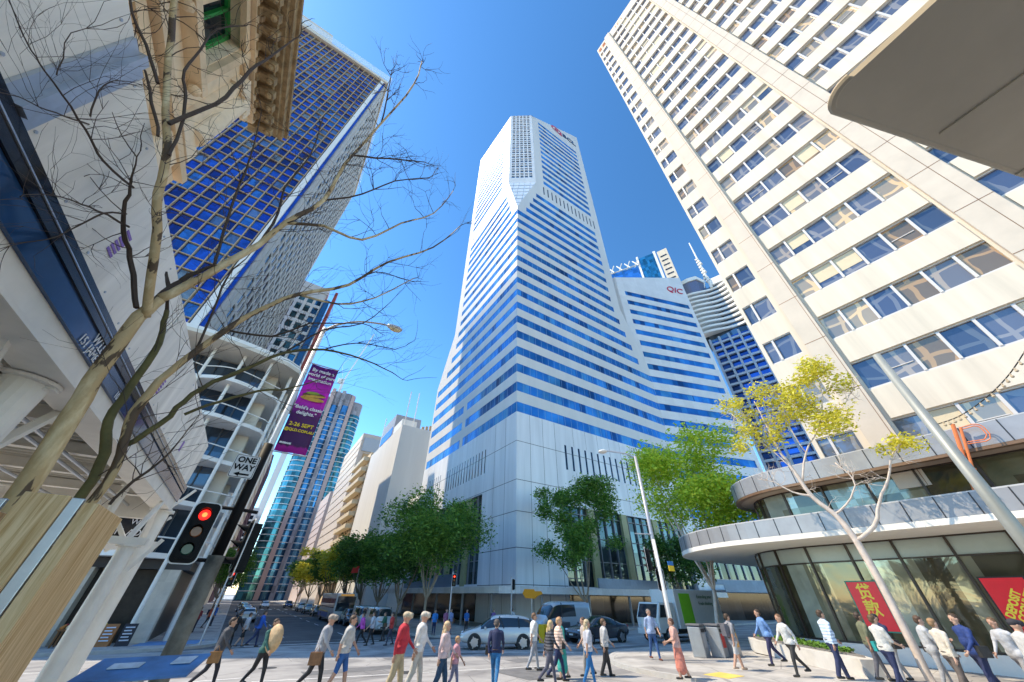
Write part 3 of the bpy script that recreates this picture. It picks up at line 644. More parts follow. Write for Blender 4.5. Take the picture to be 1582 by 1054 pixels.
for k in range(10):
    z=86+2.35*k; mb=MB(); n=26; pin=[];pout=[]
    for i in range(n+1):
        t=i/n; p=Vector((121.6,46.5,0)).lerp(Vector((128.5,26,0)),t); wv=1.3*math.sin(t*PI*2.3+.5+.05*k)
        pout.append((p.x-1.2-wv,p.y)); pin.append((p.x+3,p.y))
    mb.prism(pout+pin[::-1],z,z+.95); mb.build('balcony',ww,rp)
mb=MB(); mb.prism([(122.8,46),(128.8,27),(142,28),(138,50)],83,109.5); mb.build('upper_glass_body',glassm('balcony_glass',(.12,.16,.2),cell=(2,2,3.1),cv=.7),rp)
mb=MB()
mb.prism([(120.6,46.2),(121.4,42.5),(123,39.8),(128,39),(130,47),(124,49)],107.5,116); mb.build('crown_drum',mat('drum_grey',(.2,.2,.27),rough=.3,metal=.4,var=.2),rp)
MB().prism([(120.2,46.6),(121,42.3),(122.8,39.3),(128.4,38.6),(130.5,47.4),(124,49.8)],115.0,117.0).build('crown_ring',ww,rp)
MB().prism([(124.4,36),(127.3,27),(131,28),(129,37)],109,112.5).build('crown_block',ww,rp)
ms=MB(); ms.tube([(124.9,36.1,108),(124.9,36.1,139)],[.55,.25],8)
for k in range(9):
    z=112+k*1.8; ms.box(124.3,125.5,35.2+(k%3)*.3,37.0,z,z+.7)
ms.tube([(124.9,38.6,110),(124.9,36.6,117)],.2,6); ms.build('mast',ww,rp)
# tower with glass crown and white slab behind the second striped tower
kt=thing('glass_crowned_tower','narrow teal glass tower with a white slab side peeping over the shorter striped tower','skyscraper',(112,50,0))
tg=glassm('teal_glass',(.05,.28,.42),metal=.75,rough=.08,cell=(1.2,1.2,2),cv=.5)
a=Vector((107.2,54.0,0)); b=Vector((110.5,47.2,0)); c=Vector((112.4,42.0,0))
def slab2(p,q,z0,z1,th,m,name):
    d=(q-p); n=Vector((d.y,-d.x,0)).normalized(); n=n if n.x>0 else -n
    return MB().obox(p+Vector((0,0,z0)),d,n*th,Vector((0,0,z1-z0))).build(name,m,kt)
slab2(a,b,-1,133,9,tg,'glass_shaft'); slab2(b.lerp(c,.22),c,-1,132.5,8,crm,'white_shaft'); slab2(a+Vector((-.3,.5,0)),a+Vector((-.1,-.3,0)),-1,134.5,1,ww,'edge_fin'); slab2(b+Vector((-.3,.3,0)),b+Vector((.2,-.6,0)),-1,134,1,ww,'edge_fin')
s=MB()
for k in range(9):
    p=b.lerp(c,.36)+Vector((-.12,0,128-k*3)); d=(c-b)*.5; s.obox(p,d,Vector((.1,.05,0)),Vector((0,0,.7)))
s.build('window_slots',gdk,kt)
slab2(Vector((99.5,66,0)),Vector((106.8,54.8,0)),-1,128,9,glassm('sky_glass',(.10,.35,.7),cell=(2,2,1.3),cv=.4),'lower_shaft')
s=MB()
for i in range(4):
    p=Vector((100.2+i*2.0,64.6-i*3.2,128)); s.tube([p+Vector((0,-1,0)),p+Vector((0,1.4,5))],.28,6); s.tube([p+Vector((0,1.2,0)),p+Vector((0,-1.6,4.2))],.28,6)
s.tube([(99.8,65.6,128.3),(106.6,54.9,129.3)],.3,6); s.build('roof_struts',ww,kt)
# ---------------- covered hoarding gantry close on the left ----------------
gpt=mat('gantry_paint',(.80,.77,.71),rough=.55,var=.1,scale=2.5,bump=.1,bscale=12)
hpt=mat('hoarding_panel',(.86,.83,.77),rough=.7,var=.22,scale=1.6,streak=True,bump=.15,bscale=4)
lou=mat('louvre_soffit',(.52,.50,.45),rough=.6,var=.1)
gal=mat('galvanised_steel',(.5,.53,.57),rough=.35,metal=.7,var=.15,scale=6)
fgl=mat('fascia_blue_board',(.015,.06,.16),rough=.12,metal=.2,var=.3,scale=1.2)
wl=mat('white_lettering',(.8,.8,.8),rough=.5,var=0)
ga=thing('hoarding_gantry','cream steel hoarding gantry over the left footpath with blue lettered fascia','gantry',(-2.5,6,0))
GX=-2.0
MB().box(GX-3.0,GX-.03,-3,12.2,4.02,4.08).build('deck_soffit',lou,ga)
s=MB()
for k in range(72): s.box(GX-2.9,GX-.32,-2.6+k*.2,-2.57+k*.2,3.985,4.019)
s.build('soffit_rib',mat('soffit_line',(.6,.58,.53),var=0),ga)
MB().box(GX-.3,GX-.02,-3,12.25,3.80,4.0).build('edge_beam',gpt,ga); MB().box(GX-.33,GX+.02,-3,12.25,3.76,3.797).build('beam_flange',gpt,ga)
for y in (-1.2,.6,2.4,3.6,6.3,7.8,9.3,10.8):
    m=MB(); m.box(GX-2.95,GX-.31,y-.04,y+.04,3.84,3.98); m.box(GX-2.95,GX-.31,y-.07,y+.07,3.825,3.838); m.build('joist',gpt,ga)
for x in (GX-.75,GX-.95,GX-1.9):
    m=MB(); m.tube([(x,-3,3.78),(x,12.2,3.78)],.025,8); m.build('conduit',gal,ga)
MB().box(GX-.018,GX+.012,-3,12.25,4.0,4.2).build('fascia_board',fgl,ga); MB().box(GX-.018,GX+.03,-3,12.28,4.203,4.36).build('dark_fascia_strip',mat('gloss_black',(.006,.007,.012),rough=.15,var=0),ga)
MB().box(GX-.02,GX+.04,-3,12.28,4.275,4.285).build('trim_line',gal,ga)
text('W.LLK',.13,(GX+.02,4.55,4.15),(0,1,0),(0,0,1),wl,'lettering',ga,ext=.002); text('151 JAMES',.12,(GX+.02,4.45,4.05),(0,1,0),(0,0,1),wl,'lettering',ga,ext=.002)
text('W.L',.13,(GX+.02,5.75,4.15),(0,1,0),(0,0,1),wl,'lettering',ga,ext=.002); text('105',.12,(GX+.02,5.6,4.05),(0,1,0),(0,0,1),wl,'lettering',ga,ext=.002)
ys=[-3,.1,2.2,5.6,9.0,12.25]
for a,b in zip(ys[:-1],ys[1:]):
    MB().box(GX-.06,GX-.012,a+.02,b-.02,4.365,5.42).build('hoarding_panel',hpt,ga)
p=MB(); p.box(GX-.01,GX+.05,2.12,2.2,4.37,5.42); p.box(GX-.01,GX+.012,2.02,2.3,4.37,5.4); p.build('joint_channel',gal,ga)
p=MB()
for y in (5.6,9.0): p.box(GX-.058,GX-.02,y-.018,y+.018,4.37,5.41)
p.build('panel_joint',fr,ga)
m=MB()
for a,b in zip(ys[:-1],ys[1:]):
    for y in np.arange(a+.15,b-.1,.55):
        for z in (4.45,5.32): m.tube([(GX-.012,y,z),(GX-.004,y,z)],.012,6)
m.build('fixing_bolts',gal,ga)
pur=mat('purple_tape',(.28,.16,.5),rough=.6,var=.1); p=MB()
for i in range(6): p.box(GX-.008,GX-.004,3.55+i*.0,3.68,4.62+i*.05,4.65+i*.05)
p.build('tape_mark',pur,ga); p=MB()
for i in range(5): p.box(GX-.008,GX-.004,6.6,6.68,4.55+i*.05,4.58+i*.05)
p.build('tape_mark',pur,ga); p=MB()
p.box(GX-.008,GX-.004,9.6,9.72,4.55,4.75); p.build('tape_mark',pur,ga)
def gpost(x,y,r,z1,z0=0): 
    m=MB(); m.cyl((x,y),r,G(y)+.13,z1,20); m.cyl((x,y),r*1.5,G(y)+.13,G(y)+.16,20); m.cyl((x,y),r*1.4,z1,z1+.03,20); m.build('post',gpt,ga,smooth=False)
gpost(GX-.3,4.75,.17,3.72); gpost(GX-.12,12.0,.15,3.72); gpost(GX-2.7,4.75,.17,3.9); gpost(GX-2.7,12,.15,3.9); gpost(GX-.3,-2,.17,3.72); gpost(-1.93,9.85,.12,2.85); gpost(-2.42,9.7,.06,3.8)
MB().box(-2.6,-1.7,9.75,9.95,2.88,3.0).build('post_head',gpt,ga); MB().tube([(-1.75,9.85,2.5),(-1.5,9.85,3.0)],.04,4).build('brace',gpt,ga); MB().tube([(-2.0,9.85,2.95),(-2.0,10.8,3.75)],.05,4).build('brace',gpt,ga); MB().tube([(-2.3,9.85,2.95),(-2.9,9.85,3.8)],.05,4).build('brace',gpt,ga)
MB().box(GX-3,GX-.33,11.9,12.1,3.55,3.98).build('cross_beam',gpt,ga); MB().box(GX-3,GX-.33,4.6,4.8,3.75,3.98).build('cross_beam',gpt,ga)
def brace(a,b,w=.05): 
    m=MB(); m.tube([a,b],w,4); m.build('brace',gpt,ga)
brace((GX-.2,3.9,3.85),(GX-.3,4.6,2.9)); brace((GX-.3,5.6,3.75),(GX-.3,4.9,3.0)); brace((GX-.9,12,3.6),(GX-.2,12,2.8)); brace((GX-.12,11.2,3.8),(GX-.12,11.9,3.0)); brace((GX-.5,4.75,2.6),(GX-.7,3.6,3.75),.045)
for (x,y) in ((GX-.3,4.75),(GX-.12,12.0)):
    bm=MB()
    bm.box(x-.22,x+.22,y-.06,y+.06,3.7,3.76); bm.box(x-.2,x-.08,y-.3,y+.3,3.72,3.765)
    for dx in (-.16,.16): bm.cyl((x+dx,y-.04),.018,3.68,3.79,6)
    bm.build('bracket',gpt,ga)
# second, lower frame at the corner of the side street
g2=thing('hoarding_gantry','smaller cream scaffold frame with black lettered board behind the corner post','gantry',(-4,14,0))
m=MB(); m.cyl((-2.5,13.9),.16,G(14)+.13,3.02,20); m.build('post',gpt,g2); m=MB(); m.cyl((-5.4,13.9),.14,G(14)+.13,3.02,20); m.build('post',gpt,g2)
MB().box(-6.5,-2.2,13.8,14.0,3.05,3.26).build('beam',gpt,g2); MB().box(-6.5,-2.25,13.78,13.86,3.27,3.85).build('name_board',mat('gloss_black',(0,0,0)),g2)
text('W. J.',.17,(-2.75,13.76,3.66),(1,0,0),(0,0,1),wl,'lettering',g2,ext=.004); text('111 ADA',.2,(-2.85,13.76,3.42),(1,0,0),(0,0,1),wl,'lettering',g2,ext=.004)
MB().tube([(-2.2,13.9,3.86),(-3.1,13.9,3.0)],.05,4).build('brace',gpt,g2); MB().tube([(-3.6,13.9,3.0),(-3.2,13.9,2.3)],.05,4).build('brace',gpt,g2); MB().tube([(-2.45,13.9,3.9),(-2.0,13.9,4.6)],.04,4).build('brace',gpt,g2)
MB().box(-6.5,-2.3,13.82,13.98,3.86,4.02).build('beam',gpt,g2)

# ---------------- ornate sandstone building above the gantry ----------------
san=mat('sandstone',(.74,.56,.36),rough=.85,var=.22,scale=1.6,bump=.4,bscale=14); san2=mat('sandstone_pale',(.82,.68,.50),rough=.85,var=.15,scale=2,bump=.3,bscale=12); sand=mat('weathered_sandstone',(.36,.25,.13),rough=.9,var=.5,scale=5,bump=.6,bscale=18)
ob=thing('sandstone_building','ornate honey coloured sandstone facade with deep bracketed cornice above the hoarding','building',(-9,0,0))
OX=-5.0; OY=8.05
wins=[(1.9+i*3.4,3.3+i*3.4,z0,z0+2.3) for i in range(4) for z0 in (7.2,11.9)]
m=MB(); facade(m,(OX,OY,0),(0,-1,0),(1,0,0),[0,18],[-.1,14.6],wins,.45)
m.box(-22,OX-.46,-10,OY-.0,-.1,15.2); m.quad((-22,OY,0),(OX,OY,0),(OX,OY,14.6),(-22,OY,14.6)); m.build('wall',san2,ob)
gn=mat('green_window_frame',(.02,.30,.06),rough=.5,var=.1)
for u0,u1,z0,z1 in wins:
    y0,y1=OY-u1,OY-u0
    f=MB(); f.box(OX-.4,OX-.3,y0,y0+.1,z0,z1); f.box(OX-.4,OX-.3,y1-.1,y1,z0,z1); f.box(OX-.4,OX-.3,y0,y1,z1-.1,z1); f.box(OX-.4,OX-.3,y0,y1,z0,z0+.1); f.box(OX-.4,OX-.3,(y0+y1)/2-.04,(y0+y1)/2+.04,z0,z1)
    wv=f.build('window',gn,ob); MB().quad((OX-.38,y0,z0),(OX-.38,y1,z0),(OX-.38,y1,z1),(OX-.38,y0,z1)).build('pane',gdk,wv)
m=MB()
for z,d,h in ((10.1,.16,.28),(10.5,.28,.2),(6.3,.2,.3),(14.0,.14,.2),(14.25,.25,.18)): m.box(OX,OX+d,-10,OY+d,z,z+h)
m.build('string_course',san,ob)
m=MB()
for i in range(5):
    y=OY-.75-i*3.4
    m.box(OX,OX+.22,y-.42,y+.42,6.6,14.0); m.box(OX,OX+.3,y-.5,y+.5,10.75,11.15); m.box(OX,OX+.3,y-.5,y+.5,13.5,13.95)
    m.tube([(OX+.26,y,11.15),(OX+.26,y,12.3),(OX+.26,y,13.5)],[.24,.23,.19],12)
    for k in range(2):
        yy=y-.2+k*.4; m.tube([(OX+.34,yy-.12,13.42),(OX+.34,yy-.02,13.55),(OX+.34,yy+.1,13.45),(OX+.34,yy+.03,13.33)],.06,6)
m.build('pilaster',san2,ob)
for u0,u1,z0,z1 in wins:
    m=MB(); y0,y1=OY-u1,OY-u0; yc=(y0+y1)/2
    m.box(OX,OX+.16,y0-.22,y0-.02,z0-.1,z1+.1); m.box(OX,OX+.16,y1+.02,y1+.22,z0-.1,z1+.1); m.box(OX,OX+.3,y0-.3,y1+.3,z0-.35,z0-.12)
    for k in range(9):
        a0,a1=PI*k/9,PI*(k+1)/9; r0,r1=.72,.98
        P=[(OX+.0,yc+r*math.cos(a),z1+.12+r*.45*math.sin(a)) for r,a in ((r0,a0),(r1,a0),(r1,a1),(r0,a1))]
        v=P+[(OX+.2,q[1],q[2]) for q in P]; m.add(v,[(0,1,2,3),(7,6,5,4),(0,4,5,1),(1,5,6,2),(2,6,7,3),(3,7,4,0)])
    m.box(OX,OX+.26,yc-.12,yc+.12,z1+.35,z1+.75)
    for s_ in (-1,1): m.sph((OX+.2,yc+s_*.85,z0-.45),.13,8,6)
    m.build('window_surround',san,ob)
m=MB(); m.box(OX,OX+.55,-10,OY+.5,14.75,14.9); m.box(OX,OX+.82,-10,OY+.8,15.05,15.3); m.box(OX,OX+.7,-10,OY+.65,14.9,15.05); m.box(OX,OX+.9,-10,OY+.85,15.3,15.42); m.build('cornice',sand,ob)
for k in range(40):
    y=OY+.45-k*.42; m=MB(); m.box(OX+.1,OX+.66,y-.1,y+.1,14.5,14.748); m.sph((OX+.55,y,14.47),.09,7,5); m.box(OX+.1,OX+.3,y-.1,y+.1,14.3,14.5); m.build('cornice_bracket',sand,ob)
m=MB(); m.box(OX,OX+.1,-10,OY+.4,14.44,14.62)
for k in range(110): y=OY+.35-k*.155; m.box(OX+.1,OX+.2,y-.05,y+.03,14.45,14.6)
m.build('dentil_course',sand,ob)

# ---------------- curved balcony building on the far left corner ----------------
cbm=mat('cream_render',(.66,.60,.50),rough=.7,var=.08,scale=.8); wfp=mat('white_frame',(.78,.76,.72),rough=.45,var=.05); cgl=glassm('balcony_window_glass',(.07,.10,.14),metal=.5,rough=.05,cell=(1.6,1.6,3.3),cv=.7,wavy=.03)
bb=thing('balcony_building','low white framed building with bowed balconies on the far left corner','building',(-12,42,0))
def bow(x0,x1,yb,bulge,n=12):
    return [(x0+(x1-x0)*i/n, yb-bulge*math.sin(PI*i/n)) for i in range(n+1)]
lev=[4.1,7.5,10.9,14.3,17.7]
for z in lev:
    mb=MB()
    mb.prism([(-17,39)]+bow(-17,-9.6,37.6,.9)+bow(-9.6,-4.9,37.6,1.0)+[(-4.2,37.9),(-3.3,38.6),(-2.9,39.6),(-2.9,49.5),(-17,49.5)],z,z+.32); mb.build('balcony_slab',wfp,bb)
MB().prism([(-18,38)]+bow(-18,-3.6,37,1.6,16)+[(-2.4,38),(-1.9,40),(-1.9,50),(-18,50)],20.9,21.25).build('roof_slab',cbm,bb)
MB().prism([(-18,38)]+bow(-18,-3.7,37.1,1.5,16)+[(-2.5,38.1),(-2.1,40),(-2.1,50),(-18,50)],21.26,21.7).build('roof_edge',wfp,bb)
gb=MB(); gb.box(-20,-5.2,39.6,49.4,4.5,20.8); gb.build('glazed_wall',cgl,bb)
m=MB()
for x in (-17,-13.3,-9.6,-7.2,-4.9): m.tube([(x,37.55,-.5),(x,37.55,20.9)],.13,8)
m.tube([(-2.95,39.4,-.5),(-2.95,39.4,20.9)],.14,8); m.tube([(-2.95,44,-.5),(-2.95,44,20.9)],.14,8); m.tube([(-2.95,49,-.5),(-2.95,49,20.9)],.14,8)
m.build('column',wfp,bb)
m=MB()
for z in lev:
    for x0,x1,bl in ((-17,-9.6,.9),(-9.6,-4.9,1.0)): m.tube([(a,b-.02,z+1.25) for a,b in bow(x0,x1,37.6,bl)],.05,6)
    m.tube([(-4.9,37.6,z+1.25),(-3.3,38.6,z+1.25),(-2.9,39.6,z+1.25),(-2.9,49.5,z+1.25)],.05,6)
m.build('handrail',wfp,bb)
m=MB()
for x in np.arange(-17,-5.3,1.55): m.box(x-.05,x+.05,39.45,39.6,4.5,20.8)
for y in np.arange(40,49.4,1.6): m.box(-5.2,-5.08,y-.05,y+.05,4.5,20.8)
m.build('window_mullion',fr,bb)
gb=MB(); gb.box(-4.9,-3.1,40.2,49.2,-.6,20.8)
cw=MB(); cw.box(-5.18,-4.1,40.5,41.5,-.6,20.9); cw.box(-5.18,-4.1,45.8,46.8,-.6,20.9); cw.build('cream_pier',cbm,bb)
MB().box(-20,-3.4,38.3,49.4,3.5,4.05).build('awning',fr,bb)
# shops at street level
shp=MB(); shp.box(-30,-3.9,39.4,49.3,-.7,3.48); shp.build('shopfront',mat('dark_shop_interior',(.035,.028,.022),rough=.4,var=.5,scale=3),bb)
cp=mat('tiled_column',(.60,.55,.47),rough=.5,var=.1,cell=(.7,.7,.75),cellvar=.1)
for x in (-13.6,-9.0,-4.4): MB().box(x-.55,x+.55,38.2,39.3,-.6,3.5).build('pier',cp,bb)
# goods and boards outside the shops
cols=[(.5,.2,.04),(.05,.2,.08),(.35,.03,.04),(.6,.5,.3),(.1,.18,.4),(.7,.6,.1)]
def stall(x,y,label,kinds):
    t=thing('market_stall',label,'stall',(x,y,G(y)+.13))
    m=MB(); m.box(-1.0,1.0,-.45,.45,.75,.82); 
    for a in (-.9,.9):
        for b in (-.38,.38): m.box(a-.04,a+.04,b-.04,b+.04,0,.75)
    lpart(m,'table',mat('stall_timber',(.2,.09,.03),var=.2),t)
    for i in range(8):
        for j in range(2):
            c=cols[(i*3+j*kinds)%6]; m=MB()
            for q in range(7): m.sph((-.88+i*.25+random.uniform(-.05,.05),-.2+j*.4+random.uniform(-.1,.1),.88+random.uniform(0,.12)),.075,6,5)
            lpart(m,'goods',mat('goods_%d'%((i*3+j*kinds)%6),c,rough=.6,var=.3),t)
    return t
stall(-11.4,37.0,'dark timber flower stall between the left shop piers',1); stall(-7.0,37.0,'dark timber fruit stall close to the corner pier',2)
def aboard(x,y,c,label,rz=0):
    t=thing('sandwich_board',label,'sign',(x,y,G(y)+.13),rz)
    m=MB(); m.obox((-.32,-.25,0),(.64,0,0),(0,.03,0),(0,.2,1.05)); m.obox((-.32,.25,0),(.64,0,0),(0,-.03,0),(0,-.2,1.05)); lpart(m,'board',mat('board_'+c[0],c[1],var=.1),t)
    m=MB()
    for k in range(5): m.obox((-.22,-.262+.03*k+.006,.25+.15*k),(.44-.08*(k%2),0,0),(0,-.004,0),(0,.012,.06))
    lpart(m,'chalk_lines',mat('chalk',(.55,.6,.7),var=.2),t); return t
aboard(-9.9,36.2,('orange',(.65,.28,.02)),'orange and black menu board outside the flower stall',.2); aboard(-5.6,36.3,('brown',(.32,.13,.04)),'brown framed chalk board beside the corner shop',-.1); aboard(-4.7,36.1,('black',(.02,.02,.03)),'black chalk board nearest the corner pier',.1)
# ---------------- blue gridded tower ----------------
bt=thing('blue_grid_tower','tall blue glass tower with a tan sunshade grid leaning in at upper left','skyscraper',(-27,72,0))
BX0,BX1,BY,BT=-39.3,-16.9,50.0,126.5
pb=panes('vivid_blue_panes',[(0,(.015,.06,.36)),(.28,(.03,.12,.48)),(.46,(.012,.03,.18)),(.64,(.06,.20,.46)),(.78,(.18,.23,.34)),(.88,(.02,.07,.26)),(.96,(.30,.27,.24))],(1.507,30,2.345),off=(.07,.4,.05),metal=.75,rough=.05,refl_tone=.35,rs=.5)
MB().box(BX0-1,BX1+.3,BY+.2,92.5,-.7,BT).build('glass_body',pb,bt)
tan=mat('tan_sunshade',(.45,.33,.20),rough=.6,var=.15,scale=2)
for k in range(16):
    x=BX0+k*(BX1-BX0)/15; MB().box(x-.065,x+.065,BY-.10,BY+.2,-.6,BT+.2).build('sunshade_fin',tan,bt)
for k in range(54):
    z=BT-k*2.345
    if z>2: MB().box(BX0,BX1,BY-.04,BY+.199,z-.13,z).build('sunshade_shelf',tan,bt)
MB().box(BX1+.31,-15.75,BY-.3,BY+2,-.7,BT+1.5).build('corner_pilaster',wfp,bt)
MB().box(-15.74,-15.3,BY-.05,BY+2,-.7,BT).build('blue_strip',mat('blue_strip_glass',(.02,.10,.5),rough=.1,metal=.5,var=.2,cell=(2,2,3),cellvar=.3),bt)
MB().box(BX0-1,-14.6,BY-.6,93,BT+.3,BT+1.6).build('parapet',cbm,bt)
gsc=bpy.data.materials.new('screen_glass'); gsc.use_nodes=True; b_=gsc.node_tree.nodes['Principled BSDF']; b_.inputs['Base Color'].default_value=(.8,.88,.95,1); b_.inputs['Alpha'].default_value=.35; b_.inputs['Roughness'].default_value=.1
m=MB(); m.box(BX0-1,-14.4,BY-.8,BY-.74,BT+1.6,BT+5.0); m.box(-14.46,-14.4,BY-.7,92,BT+1.6,BT+5); m.build('glass_screen',gsc,bt)
MB().box(-50,-35.5,54,70,BT+1.7,BT+19).build('plant_room',cbm,bt)
gsd=mat('grey_precast',(.46,.44,.41),rough=.85,var=.15,scale=1.2,bump=.2,bscale=4)
hol=[(1.6+i*2.55+(.6 if k%2 else 0),3.3+i*2.55+(.6 if k%2 else 0),4+k*3.05,6.3+k*3.05) for i in range(15) for k in range(39)]
def shear(u,z): return u,z
m=MB(); facade(m,(-15.0,BY+2.0,0),(0,1,0),(1,0,0),[0,41],[-.7,BT+.2],hol,.16)
m.box(-15.29,-15.0,BY+.3,BY+2.0,-.7,BT+.2); m.build('side_wall',gsd,bt)
m=MB()
for i in range(16): m.box(-15.0,-14.93,BY+2.1+i*2.55,BY+2.25+i*2.55,3,BT-.5)
m.build('side_fin',gsd,bt)
MB().box(-16.2,-15.15,BY+2.2,92.6,-.7,BT).build('side_glass',gdk,bt)
# ---------------- buildings further down the street, left side ----------------
def block(name,label,x0,x1,y0,y1,z,wallm,glm,face='-y',bay=3.2,fl_=3.4,hole=(.5,2.7,.9,2.7),sides=('-y','x'),z0=3.5,cat='office building',depth=.35):
    t=thing(name,label,cat,((x0+x1)/2,(y0+y1)/2,0)); m=MB()
    def holes(L): return [(k*bay+hole[0],k*bay+hole[1],z0+j*fl_+hole[2],z0+j*fl_+hole[3]) for k in range(int(L//bay)) for j in range(int((z-z0-1)//fl_))]
    lx,ly=x1-x0,y1-y0
    facade(m,(x0,y0,0),(1,0,0),(0,-1,0),[0,lx],[-.8,z],holes(lx) if '-y' in sides else [],depth)
    facade(m,(x1,y0,0),(0,1,0),(1,0,0),[0,ly],[-.8,z],holes(ly) if 'x' in sides else [],depth)
    facade(m,(x0,y0,0),(0,1,0),(-1,0,0),[0,ly],[-.8,z],holes(ly) if '-x' in sides else [],depth)
    m.quad((x0,y0,z),(x1,y0,z),(x1,y1,z),(x0,y1,z)); m.quad((x0,y1,-.8),(x1,y1,-.8),(x1,y1,z),(x0,y1,z)); m.build('wall',wallm,t)
    MB().box(x0+depth-.03,x1-depth+.03,y0+depth-.03,y1-depth,-.7,z-.3).build('glazing',glm,t)
    return t
a=block('white_framed_office','white grid fronted office block behind the purple banner pole',-17,-8.2,95,125,77,ww,glassm('teal_window',(.10,.25,.33),cell=(2.2,2.2,3.4),cv=.8),bay=2.2,fl_=3.4,hole=(.35,1.85,.5,2.9))
MB().box(-17.2,-7.8,94.6,125,77.0,79.2).build('roof_cap',ww,a); MB().box(-8.0,-6.7,94.6,98,30,75).build('blue_blade',mat('blade_blue',(.01,.13,.36),rough=.4,var=.1),a); MB().box(-6.2,-5.4,94.4,98,36,79).build('red_blade',mat('blade_red',(.45,.09,.06),rough=.5,var=.15),a)
block('street_office','slim cream office along the left footpath beyond the balcony building',-18,-6.2,128,165,44,cbm,cgl,bay=2.6,fl_=3.5)
block('purple_brick_office','dark purple brick building further along the left footpath',-20,-6.4,178,215,50,mat('purple_brick',(.10,.05,.07),rough=.8,var=.2),cgl,bay=2.4,fl_=3.3)
block('grid_fronted_block','distant pale grid fronted block at the far left of the street',-22,-4.4,235,280,38,ww,gdk,bay=2.4,fl_=2.6,hole=(.4,2.0,.4,2.2))
# ---------------- buildings further down the street, right side ----------------
wb=thing('white_slab_building','white windowless slab building with rooftop plant and thin aerials','building',(34,112,0))
m=MB(); m.box(24,46,95,129,-.8,42); m.build('wall',mat('white_render',(.66,.65,.63),rough=.8,var=.06,scale=.3,streak=True,bump=.15,bscale=1.5),wb)
m=MB(); m.box(24.4,29,98,106,42,45); m.build('lift_room',wfp,wb); m=MB(); m.box(24.5,33,107,122,42,50); m.build('penthouse',mat('penthouse_grey',(.33,.34,.38),rough=.5,var=.1),wb)
MB().box(24.4,24.5,108,121,43,46).build('penthouse_window',mat('blue_strip_glass',(0,0,0)),wb)
m=MB(); 
for x,y in ((25,97),(27.5,96.4),(24.6,122)): m.tube([(x,y,42),(x,y,54)],.14,6)
m.build('aerial',ww,wb)
m=MB(); 
for k in range(14): m.box(30+k*1.15,30.7+k*1.15,95.2,95.9,42,42.9+.4*(k%3))
m.build('roof_vents',mat('vent_tan',(.5,.38,.25),var=.3),wb)
ap=block('balcony_apartments','cream apartment block with stacked yellow balconies beside the white slab building',24.2,40,131,152,44,mat('warm_render',(.6,.46,.3),rough=.8,var=.1),cgl,bay=3.5,fl_=3.6,sides=('-x',))
for k in range(11): MB().box(22.2,24.15,131.5,151,5+k*3.6,6.3+k*3.6).build('balcony',mat('balcony_cream',(.66,.56,.40),rough=.7,var=.1),ap)
bo=block('beige_office','stepped beige office tower with dark slot windows further along the right',24,44,160,200,61,mat('beige_stone',(.60,.52,.45),rough=.8,var=.08),gdk,bay=2.6,fl_=3.5,hole=(.2,2.4,1.5,2.1),sides=('-x',))
MB().box(26,40,159.5,159.95,20,52).build('tan_panel',mat('tan_render',(.52,.34,.18),rough=.8,var=.1),bo); MB().box(25,42,159.4,159.93,53,59).build('top_window',mat('haze_glass',(.4,.45,.5),rough=.3,var=.1),bo)
block('pink_office','low pinkish office with long slot windows at the far end of the right side',24,44,212,250,46,mat('pink_stone',(.55,.45,.42),rough=.8,var=.08),gdk,bay=2.6,fl_=3.5,hole=(.2,2.4,1.5,2.1),sides=('-x',))
# street frontages under the trees
block('low_shops','white fronted low shops behind the row of leafy trees',29,45,84.5,94.5,22,ww,cgl,bay=3,fl_=3.6,sides=('-x','-y'))
# glass apartment tower closing the street
gt=thing('twin_curve_tower','blue and green glass apartment tower under construction at the end of the street','skyscraper',(18,262,0))
gA=glassm('aqua_glass',(.06,.22,.26),metal=.6,rough=.1,cell=(2.2,2.2,3.2),cv=.7); gB=glassm('azure_glass',(.08,.24,.42),metal=.6,rough=.1,cell=(2.2,2.2,3.2),cv=.6)
def drum(cx,cy,r,z0,z1,m,name,n=20):
    MB().cyl((cx,cy),r,z0,z1,n).build(name,m,gt)
for cx,r,mm,zt in ((6.5,6.2,gA,106),(13.2,5.2,gB,112),(20.5,6.2,gB,113),(27.6,5.6,gA,108)): drum(cx,262,r,-.8,zt,mm,'glass_drum')
gry=mat('concrete_core',(.33,.31,.33),rough=.7,var=.2,cell=(2,2,3.3),cellvar=.4)
for cx,zt in ((9.9,124),(16.9,124),(24,122)): MB().box(cx-1.2,cx+1.2,255.5,262,-.8,zt).build('pier',mat('salmon_pier',(.5,.36,.32),var=.1) if cx!=16.9 else gry,gt)
for cx,r,z0,z1 in ((6.5,5.9,106,117),(13.2,4.9,112,123),(20.5,5.8,113,123),(27.6,5.2,108,118)): drum(cx,262,r,z0,z1,gry,'unclad_floors')
m=MB()
for k in range(33):
    z=3+3.2*k
    for cx,r in ((6.5,6.5),(20.5,6.4),(27.6,5.9),(13.2,5.4)): m.cyl((cx,262),r,z,z+.35,20)
m.build('floor_edges',wfp,gt)
m=MB(); m.box(-6,-2.5,262,266,20,78); m.build('hoist_tower',wfp,gt)

